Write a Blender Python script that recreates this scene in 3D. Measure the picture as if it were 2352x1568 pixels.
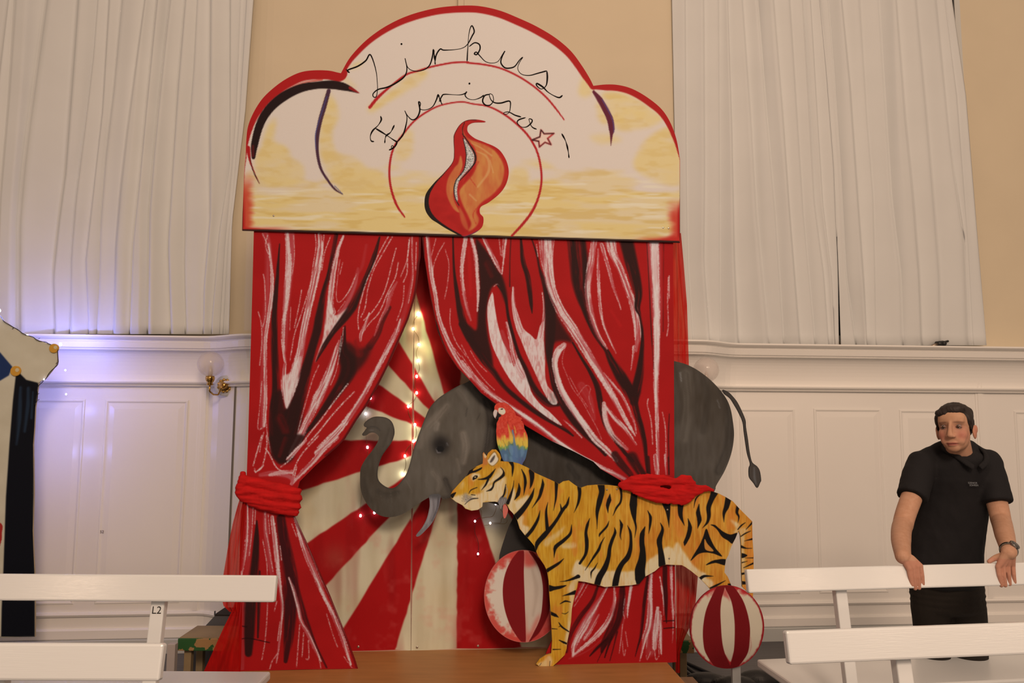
import bpy, bmesh, math, random
import numpy as np
from mathutils import Vector, Matrix
from mathutils.geometry import delaunay_2d_cdt

for o in list(bpy.data.objects):
    bpy.data.objects.remove(o, do_unlink=True)
SC = bpy.context.scene
COL = SC.collection

# ---------------------------------------------------------------- camera, world, lights, exposure
FPX, HORIZON, CAMZ, ROLL = 1750.0, 955.0, 1.55, 0.005
PITCH = math.atan((HORIZON-784)/FPX)
_r = np.array([1., 0, 0]); _u = np.array([0, -math.sin(PITCH), math.cos(PITCH)]); _f = np.array([0, math.cos(PITCH), math.sin(PITCH)])
CR_ = math.cos(ROLL)*_r+math.sin(ROLL)*_u; CU_ = -math.sin(ROLL)*_r+math.cos(ROLL)*_u; CF_ = _f
CAM = np.array([0., 0., CAMZ])
cam = bpy.data.cameras.new('camera'); camo = bpy.data.objects.new('camera', cam); COL.objects.link(camo)
cam.sensor_width = 36.0; cam.lens = 36.0*FPX/2352; cam.clip_start = .05
camo.matrix_world = Matrix(((CR_[0], CU_[0], -CF_[0], CAM[0]), (CR_[1], CU_[1], -CF_[1], CAM[1]), (CR_[2], CU_[2], -CF_[2], CAM[2]), (0, 0, 0, 1)))
SC.camera = camo

w = bpy.data.worlds.new('hall'); SC.world = w; w.use_nodes = True
w.node_tree.nodes['Background'].inputs[0].default_value = (1.0, .74, .55, 1)
w.node_tree.nodes['Background'].inputs[1].default_value = .33

def area(name, loc, target, size, power, col):
    l = bpy.data.lights.new(name, 'AREA'); l.shape = 'DISK'; l.size = size; l.energy = power; l.color = col
    o = bpy.data.objects.new(name, l); COL.objects.link(o)
    o.location = loc; o.rotation_euler = (Vector(target)-Vector(loc)).to_track_quat('-Z', 'Y').to_euler()
    return o
def lamp(name, loc, r, power, col):
    l = bpy.data.lights.new(name, 'POINT'); l.energy = power; l.shadow_soft_size = r; l.color = col
    o = bpy.data.objects.new(name, l); COL.objects.link(o); o.location = loc
    return o
WARM = (1.0, .715, .515)
area('hall_light', (0.7, -2.4, 4.7), (0.5, 4.8, 1.1), 1.3, 195, WARM)
area('hall_light', (3.2, -6.6, 6.0), (1.2, 4.8, 1.0), 3.0, 230, WARM)
area('ceiling_light', (2.2, -0.6, 6.6), (1.6, 4.6, 0.6), 2.0, 50, WARM)
for x in (-4.4, 5.2, 6.7):                          # lit wall lamps on the far side of the hall, behind the camera
    lamp('far_wall_lamp', (x, -2.6, 1.95), .10, 34, WARM)
vs = SC.view_settings
vs.view_transform = 'Standard'; vs.look = 'None'; vs.exposure = 0.0; vs.gamma = 1.0; vs.use_curve_mapping = False
SC.display_settings.display_device = 'sRGB'

# ---------------------------------------------------------------- geometry helpers: photo position -> a place on a real surface
def ray(px, py):
    px = np.asarray(px, float); py = np.asarray(py, float)
    return ((px-1176)/FPX)[..., None]*CR_-((py-784)/FPX)[..., None]*CU_+CF_
def onY(px, py, y):
    """point on the upright plane at distance y"""
    d = ray(px, py); t = (y-CAM[1])/d[..., 1]
    return CAM+d*t[..., None]
def onZ(px, py, z):
    d = ray(px, py); t = (z-CAM[2])/d[..., 2]
    return CAM+d*t[..., None]
class Plane:
    """upright plane Y = y0 + m X, moved `off` towards the room"""
    def __init__(s, y0, m):
        s.y0, s.m = y0, m; k = math.hypot(1, m)
        s.t = np.array([1/k, m/k, 0]); s.n = np.array([m/k, -1/k, 0])
    def at(s, px, py, off=0.0):
        d = ray(px, py); y0 = s.y0-off*math.hypot(1, s.m)
        t = (y0+s.m*CAM[0]-CAM[1])/(d[..., 1]-s.m*d[..., 0])
        return CAM+d*t[..., None]
    def pt(s, a, off, z):
        return np.array([0, s.y0, 0])+s.t*a+s.n*off+np.array([0, 0, z])
    def sz(s, px, py, off=0.0):
        p = s.at(px, py, off); return float(np.dot(p-np.array([0, s.y0, 0]), s.t)), float(p[2])
    @staticmethod
    def through(a, b):
        m = (b[1]-a[1])/(b[0]-a[0]); return Plane(a[1]-m*a[0], m)
def lin(c):
    c = np.asarray(c, float)/255
    return np.where(c <= .04045, c/12.92, ((c+.055)/1.055)**2.4)
LREF = lin((218, 188, 164))/.64
def alb(c):
    return np.clip(lin(c)/LREF, .004, .93)
def new_empty(name, loc, label=None, cat=None, group=None, kind=None):
    o = bpy.data.objects.new(name, None); COL.objects.link(o); o.location = [float(v) for v in loc]
    o.empty_display_size = .05
    return tag(o, label, cat, group, kind)
def tag(o, label=None, cat=None, group=None, kind=None):
    if label: o['label'] = label
    if cat: o['category'] = cat
    if group: o['group'] = group
    if kind: o['kind'] = kind
    return o
def mesh(name, V, F, mat, parent=None, smooth=False, cols=None):
    V = np.asarray(V, float).reshape(-1, 3)
    if parent is not None:
        p = parent; off = np.zeros(3)
        while p is not None:
            off += np.array(p.location); p = p.parent
        V = V-off
    me = bpy.data.meshes.new(name)
    me.from_pydata(V.tolist(), [], F if isinstance(F, list) else F.tolist())
    if cols is not None:
        ca = me.color_attributes.new('paint', 'FLOAT_COLOR', 'POINT')
        ca.data.foreach_set('color', np.column_stack([cols, np.ones(len(cols))]).astype(np.float32).ravel())
    if smooth: me.polygons.foreach_set('use_smooth', np.ones(len(me.polygons), bool))
    for m in (mat if isinstance(mat, (list, tuple)) else [mat]): me.materials.append(m)
    me.update()
    o = bpy.data.objects.new(name, me); COL.objects.link(o)
    if parent is not None: o.parent = parent
    return o
class MB:
    """collects simple solids into one mesh"""
    def __init__(s): s.V = []; s.F = []; s.n = 0
    def add(s, V, F):
        s.V.append(np.asarray(V, float)); s.F += [[i+s.n for i in f] for f in F]; s.n += len(V); return s
    def box8(s, P):
        return s.add(P, [[0, 1, 2, 3], [7, 6, 5, 4], [0, 4, 5, 1], [1, 5, 6, 2], [2, 6, 7, 3], [3, 7, 4, 0]])
    def obox(s, c, ax, ay, az):
        """box from a centre and three half-axis vectors"""
        c, ax, ay, az = [np.asarray(q, float) for q in (c, ax, ay, az)]
        return s.box8([c-ax-ay-az, c+ax-ay-az, c+ax+ay-az, c-ax+ay-az, c-ax-ay+az, c+ax-ay+az, c+ax+ay+az, c-ax+ay+az])
    def bbox(s, c, ax, ay, az, b=.004):
        """box with chamfered edges"""
        c, ax, ay, az = [np.asarray(q, float) for q in (c, ax, ay, az)]
        bm = bmesh.new()
        bmesh.ops.create_cube(bm, size=2)
        la, lb, lc = [np.linalg.norm(q) for q in (ax, ay, az)]
        for v in bm.verts: v.co = Vector((v.co.x*la, v.co.y*lb, v.co.z*lc))
        bmesh.ops.bevel(bm, geom=list(bm.edges), offset=min(b, la*.9, lb*.9, lc*.9), segments=2, profile=.5, affect='EDGES')
        bm.verts.index_update()
        R = np.stack([ax/la, ay/lb, az/lc])
        V = np.array([v.co[:] for v in bm.verts])@R+c
        F = [[v.index for v in f.verts] for f in bm.faces]; bm.free()
        return s.add(V, F)
    def tube(s, P, r, n=8, cap=True):
        P = np.asarray(P, float); r = np.broadcast_to(np.asarray(r, float), (len(P),))
        T = np.gradient(P, axis=0); T /= np.linalg.norm(T, axis=1)[:, None]+1e-12
        a = np.array([0, 0, 1.]) if abs(T[0][2]) < .9 else np.array([1., 0, 0])
        N = np.cross(T[0], a); N /= np.linalg.norm(N); V = []
        for i in range(len(P)):
            N = N-T[i]*np.dot(N, T[i]); N /= np.linalg.norm(N)+1e-12; B = np.cross(T[i], N)
            for k in range(n):
                th = 2*math.pi*k/n; V.append(P[i]+r[i]*(math.cos(th)*N+math.sin(th)*B))
        F = [[i*n+k, i*n+(k+1) % n, (i+1)*n+(k+1) % n, (i+1)*n+k] for i in range(len(P)-1) for k in range(n)]
        if cap: F += [list(range(n))[::-1], [(len(P)-1)*n+k for k in range(n)]]
        return s.add(V, F)
    def ellipsoid(s, c, r, R=None, nu=16, nv=10):
        V = [[0, 0, 1.]]+[[math.sin(math.pi*j/nv)*math.cos(2*math.pi*i/nu), math.sin(math.pi*j/nv)*math.sin(2*math.pi*i/nu), math.cos(math.pi*j/nv)] for j in range(1, nv) for i in range(nu)]+[[0, 0, -1.]]
        V = np.array(V)*np.asarray(r, float)
        if R is not None: V = V@np.asarray(R, float)
        F = [[0, 1+i, 1+(i+1) % nu] for i in range(nu)]
        F += [[1+(j-1)*nu+i, 1+j*nu+i, 1+j*nu+(i+1) % nu, 1+(j-1)*nu+(i+1) % nu] for j in range(1, nv-1) for i in range(nu)]
        l = len(V)-1; b = 1+(nv-2)*nu
        F += [[l, b+(i+1) % nu, b+i] for i in range(nu)]
        return s.add(V+np.asarray(c, float), F)
    def lathe(s, c, prof, axis=(0, 0, 1), n=20):
        """prof: list of (radius, height) along axis"""
        A = np.asarray(axis, float); A /= np.linalg.norm(A)
        a = np.array([1., 0, 0]) if abs(A[0]) < .9 else np.array([0, 1., 0])
        N = np.cross(A, a); N /= np.linalg.norm(N); B = np.cross(A, N); V = []
        for r, h in prof:
            for k in range(n):
                th = 2*math.pi*k/n; V.append(np.asarray(c)+A*h+max(r, 1e-5)*(math.cos(th)*N+math.sin(th)*B))
        F = [[i*n+k, i*n+(k+1) % n, (i+1)*n+(k+1) % n, (i+1)*n+k] for i in range(len(prof)-1) for k in range(n)]
        F += [list(range(n))[::-1], [(len(prof)-1)*n+k for k in range(n)]]
        return s.add(V, F)
    def sweep(s, path, prof, close_ends=True):
        """path: list of functions (o,z)->point ; prof: closed list of (o,z)"""
        n = len(prof); V = [f(o, z) for f in path for o, z in prof]
        F = [[i*n+k, i*n+(k+1) % n, (i+1)*n+(k+1) % n, (i+1)*n+k] for i in range(len(path)-1) for k in range(n)]
        if close_ends: F += [list(range(n))[::-1], [(len(path)-1)*n+k for k in range(n)]]
        return s.add(V, F)
    def build(s, name, mat, parent=None, smooth=False):
        o = mesh(name, np.concatenate(s.V), s.F, mat, parent, smooth)
        bm = bmesh.new(); bm.from_mesh(o.data); bmesh.ops.recalc_face_normals(bm, faces=bm.faces); bm.to_mesh(o.data); bm.free()
        return o
def modmesh(o, mods):
    """apply modifiers: [(type, {settings})]"""
    for t, kw in mods:
        m = o.modifiers.new(t.lower(), t)
        for k, v in kw.items(): setattr(m, k, v)
    dg = bpy.context.evaluated_depsgraph_get()
    me = bpy.data.meshes.new_from_object(o.evaluated_get(dg)); old = o.data
    o.modifiers.clear(); o.data = me
    for m in old.materials:
        if m and m.name not in [q.name for q in me.materials if q]: me.materials.append(m)
    return o
# ---------------------------------------------------------------- materials
MATS = {}
def mat(name, col, rough=.6, metal=0.0, bump=0.0, bscale=200., vary=0.0, vscale=6.0, stretch=(1, 1, 1), spec=.5, emit=None, estr=0.0, trans=0.0, alpha=1.0, coat=0.0, rnoise=0.0):
    m = bpy.data.materials.new(name); m.use_nodes = True; nt = m.node_tree; b = nt.nodes['Principled BSDF']
    c = tuple(float(v) for v in col)+(1,)
    b.inputs['Base Color'].default_value = c; b.inputs['Roughness'].default_value = rough; b.inputs['Metallic'].default_value = metal
    b.inputs['Specular IOR Level'].default_value = spec; b.inputs['Coat Weight'].default_value = coat
    b.inputs['Transmission Weight'].default_value = trans; b.inputs['Alpha'].default_value = alpha
    if emit is not None:
        b.inputs['Emission Color'].default_value = tuple(emit)+(1,); b.inputs['Emission Strength'].default_value = estr
    if vary or bump or rnoise:
        tc = nt.nodes.new('ShaderNodeTexCoord'); mp = nt.nodes.new('ShaderNodeMapping'); mp.inputs['Scale'].default_value = stretch
        nt.links.new(tc.outputs['Object'], mp.inputs['Vector'])
    if vary:
        n = nt.nodes.new('ShaderNodeTexNoise'); n.inputs['Scale'].default_value = vscale; n.inputs['Detail'].default_value = 5
        nt.links.new(mp.outputs[0], n.inputs['Vector'])
        r = nt.nodes.new('ShaderNodeValToRGB'); cc = np.array(col)
        r.color_ramp.elements[0].position = .3; r.color_ramp.elements[1].position = .7
        r.color_ramp.elements[0].color = tuple(np.clip(cc*(1-vary), 0, 1))+(1,); r.color_ramp.elements[1].color = tuple(np.clip(cc*(1+vary), 0, 1))+(1,)
        nt.links.new(n.outputs['Fac'], r.inputs['Fac']); nt.links.new(r.outputs['Color'], b.inputs['Base Color'])
    if rnoise:
        n = nt.nodes.new('ShaderNodeTexNoise'); n.inputs['Scale'].default_value = 30; nt.links.new(mp.outputs[0], n.inputs['Vector'])
        mr = nt.nodes.new('ShaderNodeMapRange'); mr.inputs['To Min'].default_value = rough-rnoise; mr.inputs['To Max'].default_value = rough+rnoise
        nt.links.new(n.outputs['Fac'], mr.inputs['Value']); nt.links.new(mr.outputs[0], b.inputs['Roughness'])
    if bump:
        n2 = nt.nodes.new('ShaderNodeTexNoise'); n2.inputs['Scale'].default_value = bscale; n2.inputs['Detail'].default_value = 3
        nt.links.new(mp.outputs[0], n2.inputs['Vector'])
        bp = nt.nodes.new('ShaderNodeBump'); bp.inputs['Strength'].default_value = bump; bp.inputs['Distance'].default_value = .004
        nt.links.new(n2.outputs['Fac'], bp.inputs['Height']); nt.links.new(bp.outputs[0], b.inputs['Normal'])
    MATS[name] = m
    return m
def painted(name, rough=.55, bump=.12, bscale=300.):
    """brush colour from the mesh's paint attribute, over a faintly grained board"""
    m = mat(name, (.5, .5, .5), rough, bump=bump, bscale=bscale, spec=.1); nt = m.node_tree
    a = nt.nodes.new('ShaderNodeVertexColor'); a.layer_name = 'paint'
    nt.links.new(a.outputs['Color'], nt.nodes['Principled BSDF'].inputs['Base Color'])
    return m
# ---------------------------------------------------------------- paint engine (numpy): the brushwork of the painted boards
RNG = np.random.default_rng(7)
TAB = RNG.random((256, 256)).astype(np.float32)
def vnoise(x, y):
    """smooth value noise"""
    xi = np.floor(x).astype(int); yi = np.floor(y).astype(int)
    fx = x - xi; fy = y - yi
    fx = fx*fx*(3-2*fx); fy = fy*fy*(3-2*fy)
    a = TAB[yi & 255, xi & 255]; b = TAB[yi & 255, (xi+1) & 255]
    c = TAB[(yi+1) & 255, xi & 255]; d = TAB[(yi+1) & 255, (xi+1) & 255]
    return (a*(1-fx)+b*fx)*(1-fy) + (c*(1-fx)+d*fx)*fy
def fbm(x, y, o=3):
    s = 0; a = .5; t = 0
    for i in range(o):
        s = s + a*vnoise(x*2**i+17*i, y*2**i+31*i); t += a; a *= .5
    return s/t
def sstep(a, b, x):
    t = np.clip((x-a)/(b-a), 0, 1)
    return t*t*(3-2*t)
def frame(ox, oy, s):
    """coordinates read off an enlarged view; optional third value is a width in the same units"""
    def f(txt):
        r = []
        for tok in txt.split():
            v = [float(q) for q in tok.split(',')]
            p = [v[0]/s+ox, v[1]/s+oy] + [q/s for q in v[2:]]
            r.append(p)
        n = max(len(p) for p in r)
        return np.array([p if len(p) == n else p+[r[0][2] if len(r[0]) > 2 else 1.0] for p in r])
    return f
def crom(P, step=3.0, closed=False):
    """Catmull-Rom through P, resampled about every `step` units; carries extra columns along"""
    P = np.asarray(P, float)
    n = len(P)
    if n < 3 and not closed:
        k = max(2, int(np.hypot(*(P[-1]-P[0])[:2])/step)+1)
        t = np.linspace(0, 1, k)[:, None]
        return P[0]*(1-t)+P[-1]*t
    out = []
    m = n if closed else n-1
    for i in range(m):
        p1, p2 = P[i], P[(i+1) % n]
        p0 = P[(i-1) % n] if closed or i > 0 else 2*p1-p2
        p3 = P[(i+2) % n] if closed or i < n-2 else 2*p2-p1
        k = max(1, int(math.ceil(np.hypot(*(p2-p1)[:2])/step)))
        t = (np.arange(k)/k)[:, None]
        q = .5*((2*p1)+(p2-p0)*t+(2*p0-5*p1+4*p2-p3)*t*t+(3*p1-p0-3*p2+p3)*t**3)
        if q.shape[1] > 2:
            q[:, 2:] = p1[2:]*(1-t)+p2[2:]*t
        out.append(q)
    if not closed:
        out.append(P[-1:])
    return np.concatenate(out)
class Canvas:
    def __init__(s, x0, y0, x1, y1, base, k=1.0):
        s.x0, s.y0, s.k = x0, y0, k
        s.W = int((x1-x0)*k)+1; s.H = int((y1-y0)*k)+1
        s.a = np.empty((s.H, s.W, 3), np.float32); s.a[:] = base
        yy, xx = np.mgrid[0:s.H, 0:s.W]
        s.X = (xx/k+x0).astype(np.float32); s.Y = (yy/k+y0).astype(np.float32)
        s.grain = fbm(s.X*.55, s.Y*.55, 2)
    def blend(s, m, col, sl=None):
        sl = sl or (slice(None), slice(None))
        m = m[..., None]
        s.a[sl] = s.a[sl]*(1-m)+np.asarray(col, np.float32)*m
    def pmask(s, poly):
        k = s.k
        P = np.asarray(poly)[:, :2]
        px = (P[:, 0]-s.x0)*k; py = (P[:, 1]-s.y0)*k
        m = np.zeros((s.H, s.W), np.float32)
        qx = np.roll(px, -1); qy = np.roll(py, -1)
        for j in range(max(0, int(py.min())-1), min(s.H, int(py.max())+2)):
            for sub in (-.33, 0, .33):
                y = j+sub
                c = ((py <= y) != (qy <= y))
                if not c.any(): continue
                xs = np.sort(px[c]+(y-py[c])/(qy[c]-py[c])*(qx[c]-px[c]))
                for a, b in zip(xs[0::2], xs[1::2]):
                    i0 = max(0, int(math.ceil(a))); i1 = min(s.W-1, int(math.floor(b)))
                    if i1 >= i0: m[j, i0:i1+1] += 1/3
                    if 0 <= i0-1 < s.W: m[j, i0-1] += (i0-a)/3 if i0-a < 1 else 0
                    if 0 <= i1+1 < s.W: m[j, i1+1] += (b-i1)/3 if b-i1 < 1 else 0
        return np.clip(m, 0, 1)
    def blur(s, m, r):
        r = int(r*s.k)
        if r < 1: return m
        for _ in range(2):
            for ax in (0, 1):
                c = np.cumsum(np.pad(m, [(r+1, r) if q == ax else (0, 0) for q in (0, 1)], mode='edge'), axis=ax)
                n = m.shape[ax]
                hi = np.take(c, np.arange(2*r+1, 2*r+1+n), axis=ax); lo = np.take(c, np.arange(0, n), axis=ax)
                m = (hi-lo)/(2*r+1)
        return m
    def fill(s, poly, col, a=1.0, soft=0, tex=None, smooth=True):
        P = np.asarray(poly)[:, :2]
        if smooth: P = crom(P, 3, True)
        pad = 4*soft+6
        i0 = max(0, int((P[:, 0].min()-pad-s.x0)*s.k)); i1 = min(s.W, int((P[:, 0].max()+pad-s.x0)*s.k)+2)
        j0 = max(0, int((P[:, 1].min()-pad-s.y0)*s.k)); j1 = min(s.H, int((P[:, 1].max()+pad-s.y0)*s.k)+2)
        if i1 <= i0 or j1 <= j0: return
        t = Canvas.__new__(Canvas)
        t.x0, t.y0, t.k, t.W, t.H = s.x0+i0/s.k, s.y0+j0/s.k, s.k, i1-i0, j1-j0
        m = t.pmask(P)
        if soft: m = t.blur(m, soft)
        sl = (slice(j0, j1), slice(i0, i1))
        if tex is not None: m = np.clip(m*tex(s.X[sl], s.Y[sl], m), 0, 1)
        s.blend(m*a, col, sl)
    def stroke(s, pts, col, a=1.0, w=None, soft=.8, kind='solid', seed=0, smooth=True):
        """kind: solid | chalk (dry, streaky along the stroke) | smear (soft, blended)"""
        P = np.asarray(pts, float)
        if P.shape[1] < 3: P = np.column_stack([P, np.full(len(P), w or 3.0)])
        elif w: P[:, 2] *= w
        if smooth and len(P) > 2: P = crom(P, 5)
        ln = np.concatenate([[0], np.cumsum(np.hypot(*np.diff(P[:, :2], axis=0).T))])
        L = ln[-1]+1e-6
        mw = P[:, 2].max()/2+soft*2+2
        i0 = max(0, int((P[:, 0].min()-mw-s.x0)*s.k)); i1 = min(s.W, int((P[:, 0].max()+mw-s.x0)*s.k)+2)
        j0 = max(0, int((P[:, 1].min()-mw-s.y0)*s.k)); j1 = min(s.H, int((P[:, 1].max()+mw-s.y0)*s.k)+2)
        if i1 <= i0 or j1 <= j0: return
        sh = (j1-j0, i1-i0)
        best = np.full(sh, 1e9, np.float32); U = np.zeros(sh, np.float32); V = np.zeros(sh, np.float32)
        Wd = np.ones(sh, np.float32)
        X = s.X[j0:j1, i0:i1]; Y = s.Y[j0:j1, i0:i1]
        for q in range(len(P)-1):
            ax, ay, aw = P[q]; bx, by, bw = P[q+1]
            r = max(aw, bw)/2+soft*2+2
            a0 = max(0, int((min(ax, bx)-r-s.x0)*s.k)-i0); a1 = min(sh[1], int((max(ax, bx)+r-s.x0)*s.k)-i0+2)
            b0 = max(0, int((min(ay, by)-r-s.y0)*s.k)-j0); b1 = min(sh[0], int((max(ay, by)+r-s.y0)*s.k)-j0+2)
            if a1 <= a0 or b1 <= b0: continue
            x = X[b0:b1, a0:a1]; y = Y[b0:b1, a0:a1]
            dx, dy = bx-ax, by-ay; l2 = dx*dx+dy*dy+1e-9
            t = np.clip(((x-ax)*dx+(y-ay)*dy)/l2, 0, 1)
            ex = x-ax-t*dx; ey = y-ay-t*dy
            d = np.sqrt(ex*ex+ey*ey); ww = np.maximum((aw+(bw-aw)*t)/2, .35)
            rel = d-ww
            B = best[b0:b1, a0:a1]; c = rel < B
            B[c] = rel[c]
            U[b0:b1, a0:a1][c] = (ln[q]+t*(ln[q+1]-ln[q]))[c]
            V[b0:b1, a0:a1][c] = (np.sign(ex*dy-ey*dx)*d)[c]
            Wd[b0:b1, a0:a1][c] = ww[c]
        m = 1-sstep(-soft, soft, best)
        if kind == 'chalk':
            rag = (s.grain[j0:j1, i0:i1]-.5)*2.2+(vnoise(U*.5+seed, V*0+seed*9)-.5)*1.6
            m = 1-sstep(-soft, soft, best+rag+.2)
            st = vnoise(U*.012+seed*7.3, V*.42+seed*3.1)*.65+vnoise(U*.05+seed*2.1, V*.8+seed)*.35
            dots = .82+.18*np.sin(Y*2.3+X*.4+seed)
            m = m*(.12+.88*sstep(.34, .60, st))*dots*(.75+.5*s.grain[j0:j1, i0:i1])
        elif kind == 'thin':
            m = m*(.35+.65*sstep(.32, .58, s.grain[j0:j1, i0:i1]))
        elif kind == 'dark':
            st = vnoise(U*.010+seed*7.3, V*.22+seed*3.1)*.7+vnoise(U*.06+seed*2.1, V*.7+seed)*.3
            core = np.clip(.15-best/np.maximum(Wd, 1)*1.9, 0, 1)
            m = m*np.clip(core*(.35+.9*sstep(.2, .55, st)), 0, 1)
        elif kind == 'smear':
            st = vnoise(U*.02+seed*7.3, V*.35+seed*3.1)
            m = m*(.55+.45*sstep(.25, .7, st))
            m = m*np.clip(.25-best/np.maximum(Wd, 1)*1.5, 0, 1)
        s.blend(m*a, col, (slice(j0, j1), slice(i0, i1)))
    def sample(s, px, py):
        x = np.clip((px-s.x0)*s.k, 0, s.W-1.001); y = np.clip((py-s.y0)*s.k, 0, s.H-1.001)
        xi = x.astype(int); yi = y.astype(int); fx = (x-xi)[:, None]; fy = (y-yi)[:, None]
        A = s.a
        return (A[yi, xi]*(1-fx)+A[yi, xi+1]*fx)*(1-fy)+(A[yi+1, xi]*(1-fx)+A[yi+1, xi+1]*fx)*fy

# ---------------------------------------------------------------- the paintings (colours as they look under the hall's warm light)
R1 = frame(540, 0, 2.8); R2 = frame(1040, 0, 2.8); R3 = frame(560, 520, 3.015); R4 = frame(1060, 520, 2.904)
R5 = frame(500, 1000, 2.76); R6 = frame(800, 820, 3.409); LR = frame(1300, 1300, 5.85); T2 = frame(1300, 1050, 3.028)
TA = frame(1020, 1020, 5.227); TB = frame(1300, 1080, 5.6); TC = frame(1500, 1100, 5.227); TD = frame(1090, 1250, 5.227)
T1 = frame(1000, 1000, 2.76); RB = frame(1560, 1330, 6.587); PA = frame(1110, 910, 9.8); R4B = frame(1560, 780, 1.99)
KN = frame(1400, 1060, 9.046); TIE = frame(500, 1080, 4.612); LOW = frame(360, 1370, 7.84); LF = frame(0, 690, 6.533)
PX = frame(0, 0, 1)
cat2 = lambda *a: np.concatenate(a)
RED = (168, 20, 20); DARK = (46, 20, 18); DRED = (92, 14, 16); WHITE = (226, 200, 186); PINK = (186, 84, 84)

# outlines ------------------------------------------------------
LEFT_IN = cat2(PX("967,543 966,590"), R3("1215,260 1208,340 1190,470 1140,640 1075,790 1000,960 935,1090 850,1240 780,1340 700,1470"),
               R5("760,70 690,130 620,190 520,290 505,345 500,430 490,520 560,670 640,850 710,1010 770,1160 830,1310 870,1420 888,1478"))
OUT_LEFT = cat2(PX("583,530"), LEFT_IN[0:1, :2]*0+[[968, 530]], LEFT_IN[:, :2], PX("700,1537 548,1541 549,1380 551,1250 553,1175 566,1110 570,1000 575,830 580,650"))
RIGHT_IN = cat2(PX("969,543 974,590"), R3("1255,250 1290,480 1340,720 1400,860 1480,980"), R4("60,1030 130,1110 250,1200 430,1330 600,1430 750,1500 880,1568"),
                T2("240,80 380,160"), PX("1432,1140 1400,1190 1340,1300 1290,1420 1254,1500 1252,1531"))
OUT_RIGHT = cat2(PX("969,530"), RIGHT_IN, PX("1400,1528 1500,1524 1554,1520 1551,1350 1549,1100 1548,830 1546,530"))
HEAD_LEFT = crom(PX("559.6,428 561,390 564,360 565.7,321 570,289 583,257 604,225 633,198 661,179 690,166 719,161.5 754,162 778,167"), 5)
HEAD_ARC = crom(PX("783,168 804,132 836,97 869,71 901,52 933,37.5 969,26 1011,17 1058,13 1101,14 1147,24 1190,41 1233,61 1276,87 1311,117 1336,150 1354,179 1363,197"), 5)
HEAD_RIGHT = crom(PX("1363,197 1390,194 1419,195 1451,203.5 1486,223 1519,250 1540,282 1554,321 1562,366"), 5)
OUT_HEAD = cat2(PX("556,529 557,490"), HEAD_LEFT, HEAD_ARC, HEAD_RIGHT[1:], PX("1562,450 1562,557"))
OUT_BACK = PX("650,525 1345,525 1345,1486 945,1494 650,1499")
ELE = R6("1000,150 930,195 860,225 790,265 720,310 670,355 630,410 600,480 560,580 525,680 500,760 480,840 455,910 430,950 390,1000 350,1025 310,1022 270,1000 240,970 228,930 232,870 245,820 265,770 300,720 330,680 350,640 362,590 355,540 335,500 300,475 250,465 200,467 160,485 130,510 120,530 128,545 143,552 125,580 108,602 115,615 140,612 165,595 195,590 220,600 238,620 235,650 215,690 180,740 140,790 110,840 95,880 92,950 95,1020 110,1080 140,1140 180,1190 230,1230 290,1250 350,1250 420,1230 490,1190 560,1140 640,1095 700,1088 722,1090 740,1110 800,1100")
OUT_ELE = cat2(ELE, PX("1060,1135 1110,1150 1160,1165 1179,1183"), T1("465,580 440,650 415,730 405,785 415,850 430,930"),
               PX("1240,1340 1285,1290 1330,1270 1500,1270 1560,1262 1600,1200 1640,1130 1645,1115 1665,1080 1680,1040 1686,1000 1683,965 1677,935 1665,910 1640,880 1610,855 1580,838 1549,829 1470,812 1300,800 1150,818"))
OUT_TUSK = R6("638,1080 637,1130 635,1180 615,1260 580,1330 540,1380 530,1398 537,1405 560,1397 600,1360 660,1290 700,1200 718,1130 718,1075")
OUT_TAIL = R4B("200,228 226,240 245,258 266,285 285,322 303,366 306,400 314,450 322,510 331,552 340,566 356,578 369,600 375,640 371,652 357,677 340,655 322,632 318,610 319,585 324,566 311,520 303,470 296,420 290,375 270,330 250,295 232,268 205,246")
OUT_TIGER = cat2(T1("95,375 110,350 150,305 200,252 215,222 260,195 300,178 302,150 300,115 306,104 325,130 335,110 360,88 385,88 408,115 417,140 412,162 440,164 490,167 530,177 590,205 630,235 690,262 760,293 785,307 810,290"),
                 T2("20,160 60,190 98,212 150,195 210,190 300,192 390,205 440,228 600,245 800,245 960,240 1010,234 1060,250 1110,275 1160,305 1210,360 1260,410 1295,445 1297,560 1305,680 1305,780 1303,900 1300,975 1285,985 1262,935 1226,900 1221,800 1220,700 1217,600 1212,540 1200,510 1180,560 1150,620 1130,680 1112,712 1105,760 1102,800 1125,830 1150,890 1140,920 1010,925 980,890 940,850 920,830 870,790 830,762 805,749 760,748 700,745 660,755 620,790 550,830 510,880 440,890 370,895 270,901 200,882 130,865"),
                 T1("906,922 900,960 887,1000 880,1030 865,1100 860,1180 850,1240 836,1310 832,1350 820,1390 780,1430 740,1465 700,1469 660,1463 638,1447 660,1415 700,1390 735,1380 740,1300 735,1200 730,1100 722,1000 718,920 708,860 690,820 650,760 635,725 628,700 600,665 570,635 535,590 520,540 505,510 490,490 470,470 455,440 440,430 425,445 415,470 405,440 395,422 378,418 340,420 300,424 298,450 270,470 230,476 190,463 170,440 130,420 100,396"))
OUT_TIGER2 = OUT_TIGER
OUT_PARROT = PA("250,300 252,240 275,190 330,150 420,135 500,150 570,190 630,240 680,300 720,370 740,430 800,455 850,480 878,515 850,530 890,580 915,650 925,720 960,790 990,870 1003,950 1006,1050 1003,1140 990,1220 970,1320 945,1410 890,1500 870,1545 780,1545 640,1520 560,1490 470,1465 420,1380 385,1270 350,1180 320,1080 303,980 297,880 292,780 300,680 305,600 345,520 340,500 290,510 265,490 240,450 225,400 228,350")
BL_C = TD("590,622,475")[0]; BR_C = RB("724,722,562")[0]
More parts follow.
